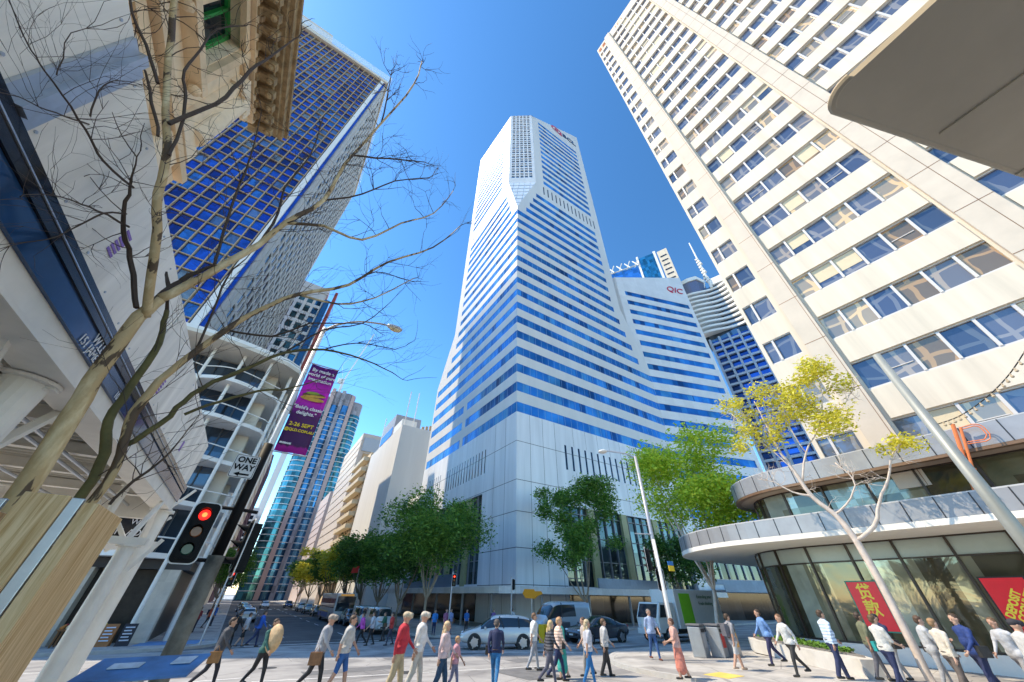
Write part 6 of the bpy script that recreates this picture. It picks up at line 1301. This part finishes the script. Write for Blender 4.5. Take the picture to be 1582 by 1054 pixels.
# bus
bs=thing('city_bus','white city bus with blue and yellow flank at the kerb under the trees','bus',cl_(12.4,63),R(-91))
busw=mat('bus_white',(.62,.62,.6),rough=.3,var=.05,coat=.5)
lpart(MB().box(-6,6,-1.25,1.25,.35,3.0),'body',busw,bs,bevel=.12); lpart(MB().box(-5.7,5.6,-1.262,1.262,1.5,2.45),'side_windows',cgls,bs); lpart(MB().box(5.9,6.02,-1.1,1.1,1.2,2.7),'windscreen',cgls,bs,bevel=.02)
lpart(MB().box(-6.01,2,-1.268,1.268,.5,1.0),'blue_stripe',mat('bus_blue',(.02,.12,.5),rough=.3,var=.05),bs); lpart(MB().box(-6.01,2,-1.27,1.27,1.01,1.15),'yellow_stripe',mat('bus_yellow',(.8,.55,.03),rough=.3,var=.05),bs)
lpart(MB().box(6.0,6.03,-.8,.8,2.72,2.92),'destination_sign',mat('led_board',(.03,.03,.03),emit=(.9,.5,.1),es=.15,var=0),bs)
for x in (-3.6,3.9):
    for s in (-1,1): wheel(bs,x,s*1.27,.48,.3)
# truck
tk=thing('delivery_truck','white delivery truck with a lime green side panel waiting at the right kerb','truck',cl_(28.3,20.6),R(177))
trw=mat('truck_white',(.66,.65,.62),rough=.35,var=.06,coat=.3)
m=MB(); m.prism([(0,0)],0,0) if False else None
v=[(.9,-1,.55),(2.75,-1,.55),(2.75,1,.55),(.9,1,.55),(.9,-1,2.25),(2.35,-.95,2.25),(2.35,.95,2.25),(.9,1,2.25),(2.8,-1,1.35),(2.8,1,1.35)]
m.add(v,[(3,2,1,0),(4,5,6,7),(0,1,8,5,4),(3,7,6,9,2),(1,2,9,8),(8,9,6,5),(0,4,7,3)]); lpart(m,'cab',trw,tk,bevel=.05)
m=MB(); m.add([(2.83,-.85,1.38),(2.83,.85,1.38),(2.42,.82,2.15),(2.42,-.82,2.15)],[(0,1,2,3)]); 
for s in (-1,1): m.add([(1.3,s*1.012,1.4),(2.6,s*1.012,1.4),(2.3,s*.985,2.1),(1.35,s*.985,2.1)],[(0,1,2,3)])
lpart(m,'cab_windows',cgls,tk)
lpart(MB().box(-4.6,.75,-1.12,1.12,.75,3.05),'cargo_box',trw,tk,bevel=.04)
lime=mat('lime_panel',(.20,.55,.02),rough=.4,var=.08)
m=MB(); m.prism([(-.95,0)],0,0) if False else None
for s in (1,):
    m.obox((-1.0,s*1.125,1.05),(1.25,0,0),(0,s*.03,0),(0,0,1.75))
lpart(m,'lime_panel',lime,tk,bevel=.14)
o=text('Extending your',.30,(-2.75,1.14,2.62),(-1,0,0),(0,0,1),mat('green_lettering',(.02,.12,.04),var=0),'lettering',None,ext=.004); o.parent=tk
o=text('Fresh thinking',.30,(-2.75,1.14,2.2),(-1,0,0),(0,0,1),mat('green_lettering',(.02,.12,.04),var=0),'lettering',None,ext=.004); o.parent=tk
lpart(MB().box(-4.6,2.7,-.5,.5,.5,.75),'chassis',blkp,tk); lpart(MB().box(2.72,2.9,-1,1,.45,.75),'bumper',trw,tk,bevel=.03)
for s in (-1,1): lpart(MB().box(2.8,2.86,s*.62,s*.9,.85,1.1),'headlight',lmp,tk,bevel=.02)
for x in (1.9,-3.0):
    for s in (-1,1): wheel(tk,x,s*1.03,.42,.3)
# ---------------- street furniture ----------------
grp=mat('lamp_pole_grey',(.44,.44,.46),rough=.4,metal=.3,var=.1); dkp=mat('weathered_pole',(.16,.15,.12),rough=.7,var=.6,scale=5)
blkh=mat('signal_black',(.006,.006,.007),rough=.6,var=0,spec=.2); whb=mat('signal_border',(.75,.75,.75),rough=.5,var=0)
redl=mat('lit_red_lens',(.6,.02,.01),emit=(1,.015,.01),es=1.0,var=0); redc=mat('lit_red_centre',(.9,.3,.05),emit=(1,.12,.03),es=1.6,var=0); ambl=mat('amber_lens',(.25,.07,.01),rough=.2,var=0); grnl=mat('green_lens',(.01,.07,.05),rough=.2,var=0)
def rrect(w,h,r,n=5):
    o=[]
    for cx,cy,a0 in ((w-r,h-r,0),(-w+r,h-r,90),(-w+r,-h+r,180),(w-r,-h+r,270)):
        for k in range(n+1): a=R(a0+90*k/n); o.append((cx+r*math.cos(a),cy+r*math.sin(a)))
    return o
def signal_head(parent,c,face,s=1.,lit=True):
    """traffic light head; c centre, face = direction it looks (degrees cw from +Y)"""
    f=Vector((math.sin(R(face)),math.cos(R(face)),0)); rr=Vector((f.y,-f.x,0)); c=Vector(c)
    def pl(poly,d0,d1,name,m):
        n=len(poly); v=[c+rr*x+Vector((0,0,y))+f*d0 for x,y in poly]+[c+rr*x+Vector((0,0,y))+f*d1 for x,y in poly]
        return MB().add(v,[tuple(range(n)),tuple(range(2*n-1,n-1,-1))]+[(i,n+i,n+(i+1)%n,(i+1)%n) for i in range(n)]).build(name,m,parent)
    pl(rrect(.235*s,.56*s,.11*s),-.012,.0,'border',whb); pl(rrect(.215*s,.54*s,.10*s),-.014,.006,'backboard',blkh); pl(rrect(.15*s,.47*s,.05*s),-.2*s,.05*s,'housing',blkh)
    for k,(z,mt) in enumerate(((.31,redl),(0,ambl),(-.31,grnl))):
        p=c+Vector((0,0,z*s)); MB().tube([p+f*.05*s,p+f*.075*s],[.1*s,.085*s],20).build('lens',mt if (lit or k) else ambl,parent)
        if k==0 and lit: MB().tube([p+f*.076*s,p+f*.082*s],[.045*s,.03*s],14).build('lens_centre',redc,parent)
        m=MB(); 
        for j in range(12):
            a0,a1=R(-20+220*j/12),R(-20+220*(j+1)/12); q0=p+rr*.112*s*math.cos(a0)+Vector((0,0,.112*s*math.sin(a0))); q1=p+rr*.112*s*math.cos(a1)+Vector((0,0,.112*s*math.sin(a1)))
            l0=f*(.04+.20*max(0,math.sin(a0)))*s; l1=f*(.04+.20*max(0,math.sin(a1)))*s; m.quad(q0+f*.04*s,q1+f*.04*s,q1+f*.04*s+l1,q0+f*.04*s+l0)
        m.build('visor',blkh,parent)
ns=thing('traffic_signal','tall weathered signal post with red light and one way sign in the left foreground','traffic light',(-.33,5.85,.13))
m=MB(); m.tube([(-.33,5.85,.13),(-.33,5.85,2.55)],.085,16); m.build('post',dkp,ns,smooth=True); m=MB(); m.tube([(-.33,5.85,2.55),(-.33,5.85,3.9)],.06,14); m.build('upper_post',blkh,ns,smooth=True)
m=MB(); m.cyl((-.33,5.85),.15,.13,.17,16); m.build('base_plate',dkp,ns)
signal_head(ns,(-.62,5.72,2.76),176,.56)
signal_head(ns,(-.12,5.95,2.66),262,.56,False)
for z in (2.5,3.05): MB().tube([(-.6,5.84,z),(-.33,5.85,z),(-.12,5.95,z)],.02,6).build('bracket',blkh,ns)
# one way sign
f=Vector((0,-1,0)); sgn=MB()
def plate_(parent,c,poly,th,m,name,fdir=(0,-1,0),rdir=(1,0,0)):
    c=Vector(c);f=Vector(fdir);r_=Vector(rdir); n=len(poly); v=[c+r_*x+Vector((0,0,y)) for x,y in poly]+[c+r_*x+Vector((0,0,y))+f*th for x,y in poly]
    return MB().add(v,[tuple(range(n-1,-1,-1)),tuple(range(n,2*n))]+[(i,(i+1)%n,n+(i+1)%n,n+i) for i in range(n)]).build(name,m,parent)
sc_c=(-.47,5.72,3.53)
plate_(ns,sc_c,rrect(.135,.145,.022),.004,whb,'one_way_sign'); plate_(ns,(sc_c[0],5.716,sc_c[2]),rrect(.128,.138,.02),.002,blkh,'sign_edge'); plate_(ns,(sc_c[0],5.713,sc_c[2]),rrect(.122,.132,.018),.002,whb,'sign_face')
text('ONE',.098,(-.468,5.705,3.605),(1,0,0),(0,0,1),blkh,'lettering',ns,ext=.002,bold=.003); text('WAY',.098,(-.468,5.705,3.51),(1,0,0),(0,0,1),blkh,'lettering',ns,ext=.002,bold=.003)
plate_(ns,(-.462,5.708,3.43),[(-.09,0),(-.03,.028),(-.03,.01),(.08,.01),(.08,-.01),(-.03,-.01),(-.03,-.028)],.003,blkh,'arrow')
def small_signal(x,y,zc,face,label,lit=True,h=3.6,off=(.0,0)):
    t=thing('traffic_signal',label,'traffic light',(x,y,G(y)+.13)); m=MB(); m.cyl((x,y),.06,G(y)+.13,zc+.65,12); m.build('post',grp,t); m=MB(); m.cyl((x,y),.13,G(y)+.13,G(y)+.17,12); m.build('base_plate',grp,t)
    signal_head(t,(x+off[0],y+off[1],zc),face,.85,lit)
    q=MB(); q.tube([(x,y,zc),(x+off[0],y+off[1]+.05,zc)],.03,6); q.build('bracket',blkh,t)
    return t
small_signal(-.75,34.6,3.0,185,'small distant red signal on its own post right of the big foreground signal',True,off=(.2,-.2))
t=small_signal(16.0,33.9,3.35,205,'slim red traffic light at the far kerb left of the tower corner',True,off=(.1,-.15))
t=small_signal(22.6,34.2,3.2,330,'black traffic light seen from behind below the tower corner',False,off=(.25,.1))
# tall lamp on the left with banner
lm=thing('street_lamp','tall pale lamp post with curved arm and purple banner on the left','street lamp',(-.62,12.2,G(12.2)))
m=MB(); m.tube([(-.62,12.2,G(12)),(-.62,12.2,10.3)],[.11,.07],14); m.build('post',wfp,lm,smooth=True)
m=MB(); q=smooth_path([(-.62,12.2,10.1,.045),(-.3,12.15,10.55,.04),(.4,12.05,11.0,.035),(1.2,11.95,11.2,.035),(1.5,11.9,11.2,.03)],4); m.tube([p[:3] for p in q],[p[3] for p in q],8); m.build('arm',mat('tan_arm',(.42,.34,.26),rough=.5,metal=.3,var=.1),lm,smooth=True)
m=MB(); m.sph((1.78,11.88,11.2),.34,14,9,sy=.5,sz=.3); m.build('lamp_head',grp,lm,smooth=True); m=MB(); m.sph((1.82,11.88,11.12),.25,12,8,sy=.5,sz=.35); m.build('lens',mat('lamp_lens',(.6,.5,.3),rough=.2,var=0),lm,smooth=True)
def banm():
    m=bpy.data.materials.new('banner_fabric'); m.use_nodes=True; n=m.node_tree; N=n.nodes; L=n.links; b=N['Principled BSDF']; b.inputs['Roughness'].default_value=.6
    tc=N.new('ShaderNodeTexCoord'); sx=N.new('ShaderNodeSeparateXYZ'); L.new(tc.outputs['Generated'],sx.inputs[0]); nz=N.new('ShaderNodeTexNoise'); nz.inputs['Scale'].default_value=3; L.new(tc.outputs['Generated'],nz.inputs[0])
    ad=N.new('ShaderNodeMath'); ad.operation='MULTIPLY_ADD'; ad.inputs[1].default_value=.08; L.new(nz.outputs[0],ad.inputs[0]); L.new(sx.outputs[2],ad.inputs[2])
    cr=N.new('ShaderNodeValToRGB'); e=cr.color_ramp.elements; e[0].position=0; e[0].color=(.35,.0,.30,1); e[1].position=1; e[1].color=(.10,.0,.14,1)
    for p,c in ((.09,(.30,0,.26)),(.11,(.045,0,.07)),(.44,(.07,0,.10)),(.55,(.45,0,.42)),(.72,(.62,0,.50)),(.86,(.3,0,.3))): x=e.new(p); x.color=(*c,1)
    L.new(ad.outputs[0],cr.inputs[0]); L.new(cr.outputs[0],b.inputs['Base Color']); return m
bn=thing('street_banner','purple and magenta event banner with a hot dog picture and yellow dates','banner',(0,12.1,5.6))
m=MB(); nseg=10
vs=[]
for j in range(nseg+1):
    z=5.58+3.05*j/nseg
    for i in range(7): x=-.50+.86*i/6; vs.append((x,12.1+.025*math.sin(i*1.1+j*.5),z))
m.add(vs,[(j*7+i,j*7+i+1,(j+1)*7+i+1,(j+1)*7+i) for j in range(nseg) for i in range(6)]); o=m.build('fabric',banm(),bn,smooth=True); so=o.modifiers.new('s','SOLIDIFY'); so.thickness=.006
m=MB(); m.tube([(-.62,12.1,8.66),(.38,12.1,8.66)],.02,8); m.tube([(-.62,12.1,5.55),(.38,12.1,5.55)],.02,8); m.build('rod',grp,bn)
wtx=mat('banner_white',(.8,.8,.8),var=0); ytx=mat('banner_yellow',(.85,.62,.02),var=0)
for s,z,sz,mm in (('By made a',8.42,.17,wtx),('world of pure',8.24,.16,wtx),('imagination',8.06,.16,wtx),('"Bold\'s classic',7.02,.155,wtx),('delights."',6.84,.16,wtx),('2-26 SEPT',6.44,.165,ytx),('@QLD.COM.AU',6.26,.115,ytx),('BRISBANE',5.83,.07,wtx)):
    text(s,sz,((-.3 if s=='BRISBANE' else -.07),12.06,z),(1,0,0),(0,0,1),mm,'lettering',bn,ext=.003,bold=.004)
bunm=mat('bun_golden',(.62,.36,.05),rough=.6,var=.3,scale=9); fil=mat('filling_dark',(.12,.06,.02),rough=.6,var=.6,scale=14); lt=mat('filling_green',(.25,.35,.03),var=.3)
def ell(cx,cz,rx,rz,m_,tilt=0,y=12.055):
    n=20; c_,s__=math.cos(tilt),math.sin(tilt); poly=[(rx*math.cos(2*PI*k/n)*c_-rz*math.sin(2*PI*k/n)*s__,rx*math.cos(2*PI*k/n)*s__+rz*math.sin(2*PI*k/n)*c_) for k in range(n)]; plate_(bn,(cx,y,cz),poly,.004,m_,'printed_food')
ell(-.07,7.36,.36,.075,bunm,.0); ell(-.07,7.5,.33,.09,fil,.12,12.05); ell(-.12,7.56,.2,.05,lt,.1,12.045); ell(-.04,7.46,.34,.045,bunm,.16,12.04)
# right corner cluster of poles and signals
rc=thing('street_lamp','tall grey lamp post with short arm on the near right corner','street lamp',(17.2,12.6,.1))
m=MB(); m.tube([(17.25,12.75,G(12.7)),(17.25,12.75,9.0)],[.12,.08],14); m.build('post',grp,rc,smooth=True); m=MB(); m.tube([(17.25,12.75,8.9),(16.9,13.1,9.2),(16.2,13.9,9.45)],[.05,.045,.04],8); m.build('arm',grp,rc); m=MB(); m.sph((16.0,14.1,9.42),.28,12,8,sz=.35); m.build('lamp_head',wfp,rc,smooth=True)
m=MB(); m.tube([(17.2,12.7,4.9),(16.6,13.3,4.95)],.025,6); m.build('side_arm',grp,rc)
rs=thing('traffic_signal','cluster of black traffic lights facing away on the near right corner post','traffic light',(16.7,12.4,.1))
m=MB(); m.tube([(16.75,12.35,G(12)),(16.75,12.35,4.6)],[.09,.08],14); m.build('post',wfp,rs,smooth=True); signal_head(rs,(16.45,12.75,3.75),330,.95,False); signal_head(rs,(16.95,12.55,2.95),40,.8,False)
for z in (3.4,4.1): MB().tube([(16.75,12.35,z),(16.45,12.65,z)],.025,6).build('bracket',blkh,rs)
m=MB(); m.box(17.02,17.42,12.0,12.03,3.28,3.5); m.build('street_sign',mat('sign_yellow',(.7,.5,.03),var=0),rs); m=MB(); m.box(17.02,17.42,12.0,12.03,3.51,3.68); m.build('street_sign_band',mat('sign_blue',(.02,.15,.45),var=0),rs)
# orange roadwork board, yellow cabinet, bins
ob_=thing('orange_board','orange arrow shaped roadwork board above the silver van','sign',(21.0,29.5,0)); m=MB(); m.cyl((21.6,29.5),.04,G(29.5),2.5,8); m.build('post',grp,ob_)
plate_(ob_,(21.6,29.45,2.35),[(-1.0,.1),(-.8,.42),(.2,.42),(.3,.28),(1.0,.3),(1.15,.1),(.6,-.05),(.3,-.25),(-.7,-.2)],.05,mat('road_orange',(.85,.35,.01),rough=.5,var=.05),'board')
yc=thing('yellow_cabinet','yellow and charcoal cabinet on the road edge right of the white car','cabinet',(19.5,24.9,G(25)))
lpart(MB().box(-.5,.35,-.3,.3,0,1.0),'yellow_doors',mat('cabinet_yellow',(.75,.46,.01),rough=.45,var=.06),yc,bevel=.02); lpart(MB().box(.36,1.9,-.45,.45,.05,1.12),'grey_case',mat('cabinet_grey',(.07,.08,.10),rough=.5,var=.1),yc,bevel=.03); lpart(MB().box(-.09,-.07,-.31,-.302,.05,.95),'door_gap',blkp,yc)
for s in (-.4,.2): lpart(MB().box(s,s+.06,-.33,-.302,.45,.6),'handle',blkp,yc)
def bin_(x,y,c,label,rz=0):
    t=thing('litter_bin',label,'bin',(x,y,G(y)+.13),rz); lpart(MB().box(-.3,.3,-.3,.3,0,1.1),'case',mat('bin_steel',(.36,.37,.38),rough=.4,metal=.5,var=.12),t,bevel=.03); lpart(MB().box(-.33,.33,-.33,.33,1.12,1.2),'lid',mat('bin_lid',(.12,.12,.13),rough=.5,var=.1),t,bevel=.02)
    lpart(MB().box(-.2,.2,-.308,-.302,.35,.85),'front_panel',mat('bin_%s'%c[0],c[1],rough=.5,var=.1),t); lpart(MB().box(-.2,.2,-.31,-.303,.9,1.03),'slot',blkp,t); return t
bin_(20.0,12.4,('red',(.5,.03,.02)),'steel litter bin with a red front panel by the kerb',.2); bin_(20.75,12.2,('orange',(.75,.33,.03)),'steel litter bin with an orange front panel, right of the red one',.2); bin_(19.3,12.9,('grey',(.4,.4,.4)),'plain pale steel litter bin left of the red one',.2)
# leaning grey pole and festoon on the right edge
rp2=thing('street_lamp','thick grey lamp post crossing the bank fascias at the right edge','street lamp',(9,.55,0)); m=MB(); m.tube([(9.0,.55,.13),(9.0,.55,6.1)],[.115,.06],16); m.build('post',mat('pole_greygreen',(.34,.37,.36),rough=.5,metal=.2,var=.12),rp2,smooth=True); m=MB(); m.cyl((9.0,.55),.2,.13,.18,16); m.build('base_plate',grp,rp2)
fs=thing('festoon_lights','string of small clear festoon bulbs slung from the right edge lamp post','string lights',(9,0,4.6)); m=MB(); q=smooth_path([(9.0,.5,4.62,0),(9.0,.15,4.68,0),(8.98,-.35,4.92,0),(8.96,-.86,5.31,0),(8.9,-1.8,6.2,0)],6); m.tube([p[:3] for p in q],.008,5); m.build('cable',blkp,fs)
bl=mat('bulb_tan',(.6,.5,.36),rough=.2,var=0)
for k in range(2,len(q),1): p=q[k]; m=MB(); m.tube([(p[0],p[1],p[2]),(p[0],p[1],p[2]-.03)],.012,6); m.sph((p[0],p[1],p[2]-.05),.022,7,5); m.build('bulb',bl,fs)
# beige umbrella-like awning overhead
aw=thing('awning','smooth beige rounded awning overhead cutting the top right corner','awning',(5,-3.5,0))
def awn(z,inset=0):
    r=.16; x0=2.68+inset; y1=-.62-inset; pts=[]
    for k in range(9): a=R(180-90*k/8); pts.append((x0+r+r*math.cos(a),y1-r+r*math.sin(a)))
    pts+= [(8.6,-2.75-inset),(8.2,-6.5),(2.2,-5.6)]
    return pts
tau=mat('taupe_canvas',(.52,.45,.34),rough=.8,var=.1,scale=1.2)
MB().prism(awn(0),5.5,5.56).build('canopy',tau,aw); m=MB(); m.tube([(*p,5.53) for p in awn(0)[:10]],.035,8); m.build('edge_tube',tau,aw)
m=MB()
for k in range(1,6): m.tube([(2.7+k*1.1,-.75-.3*k,5.492),(2.3+k*1.05,-5.4-.1*k,5.492)],.012,4)
m.build('canvas_seam',tau,aw)
m=MB(); m.tube([(6.3,-6.0,.13),(6.3,-6.0,5.5)],.07,12); m.build('mast',grp,aw)
# blue tilted plan board at the bottom edge
bd=thing('map_board','blue printed map board on a low stand at the bottom left','board',(-.2,2.6,0)); 
m=MB(); m.obox((-.42,2.42,1.915),(.37,.0,.0),(.055,.16,.05),(0,0,.008)); m.build('panel',mat('map_blue',(.05,.18,.45),rough=.35,var=.5,scale=6),bd)
m=MB(); m.obox((-.33,2.49,1.947),(.10,0,0),(.012,.035,.011),(0,0,.003)); m.build('printed_strip',mat('map_pale',(.5,.6,.7),var=.3,scale=20),bd); m=MB(); m.obox((-.13,2.50,1.951),(.07,0,0),(.02,.05,.0156),(0,0,.003)); m.build('printed_strip',mat('map_pale',(.5,.6,.7),var=.3,scale=20),bd)
m=MB(); m.tube([(-.22,2.5,.13),(-.22,2.5,1.91)],.03,10); m.build('leg',grp,bd)
# red flag and footpath shelter far down the street
fg=thing('flag','small red flag hanging over the right footpath among the trees','flag',(13.6,60,2)); m=MB(); m.tube([(13.6,60,G(60)),(13.6,60,5.2)],.04,8); m.build('pole',grp,fg); plate_(fg,(12.6,60,4.6),[(0,0),(.9,.1),(.95,.9),(.1,.7)],.02,mat('flag_red',(.7,.03,.02),var=.1),'cloth')
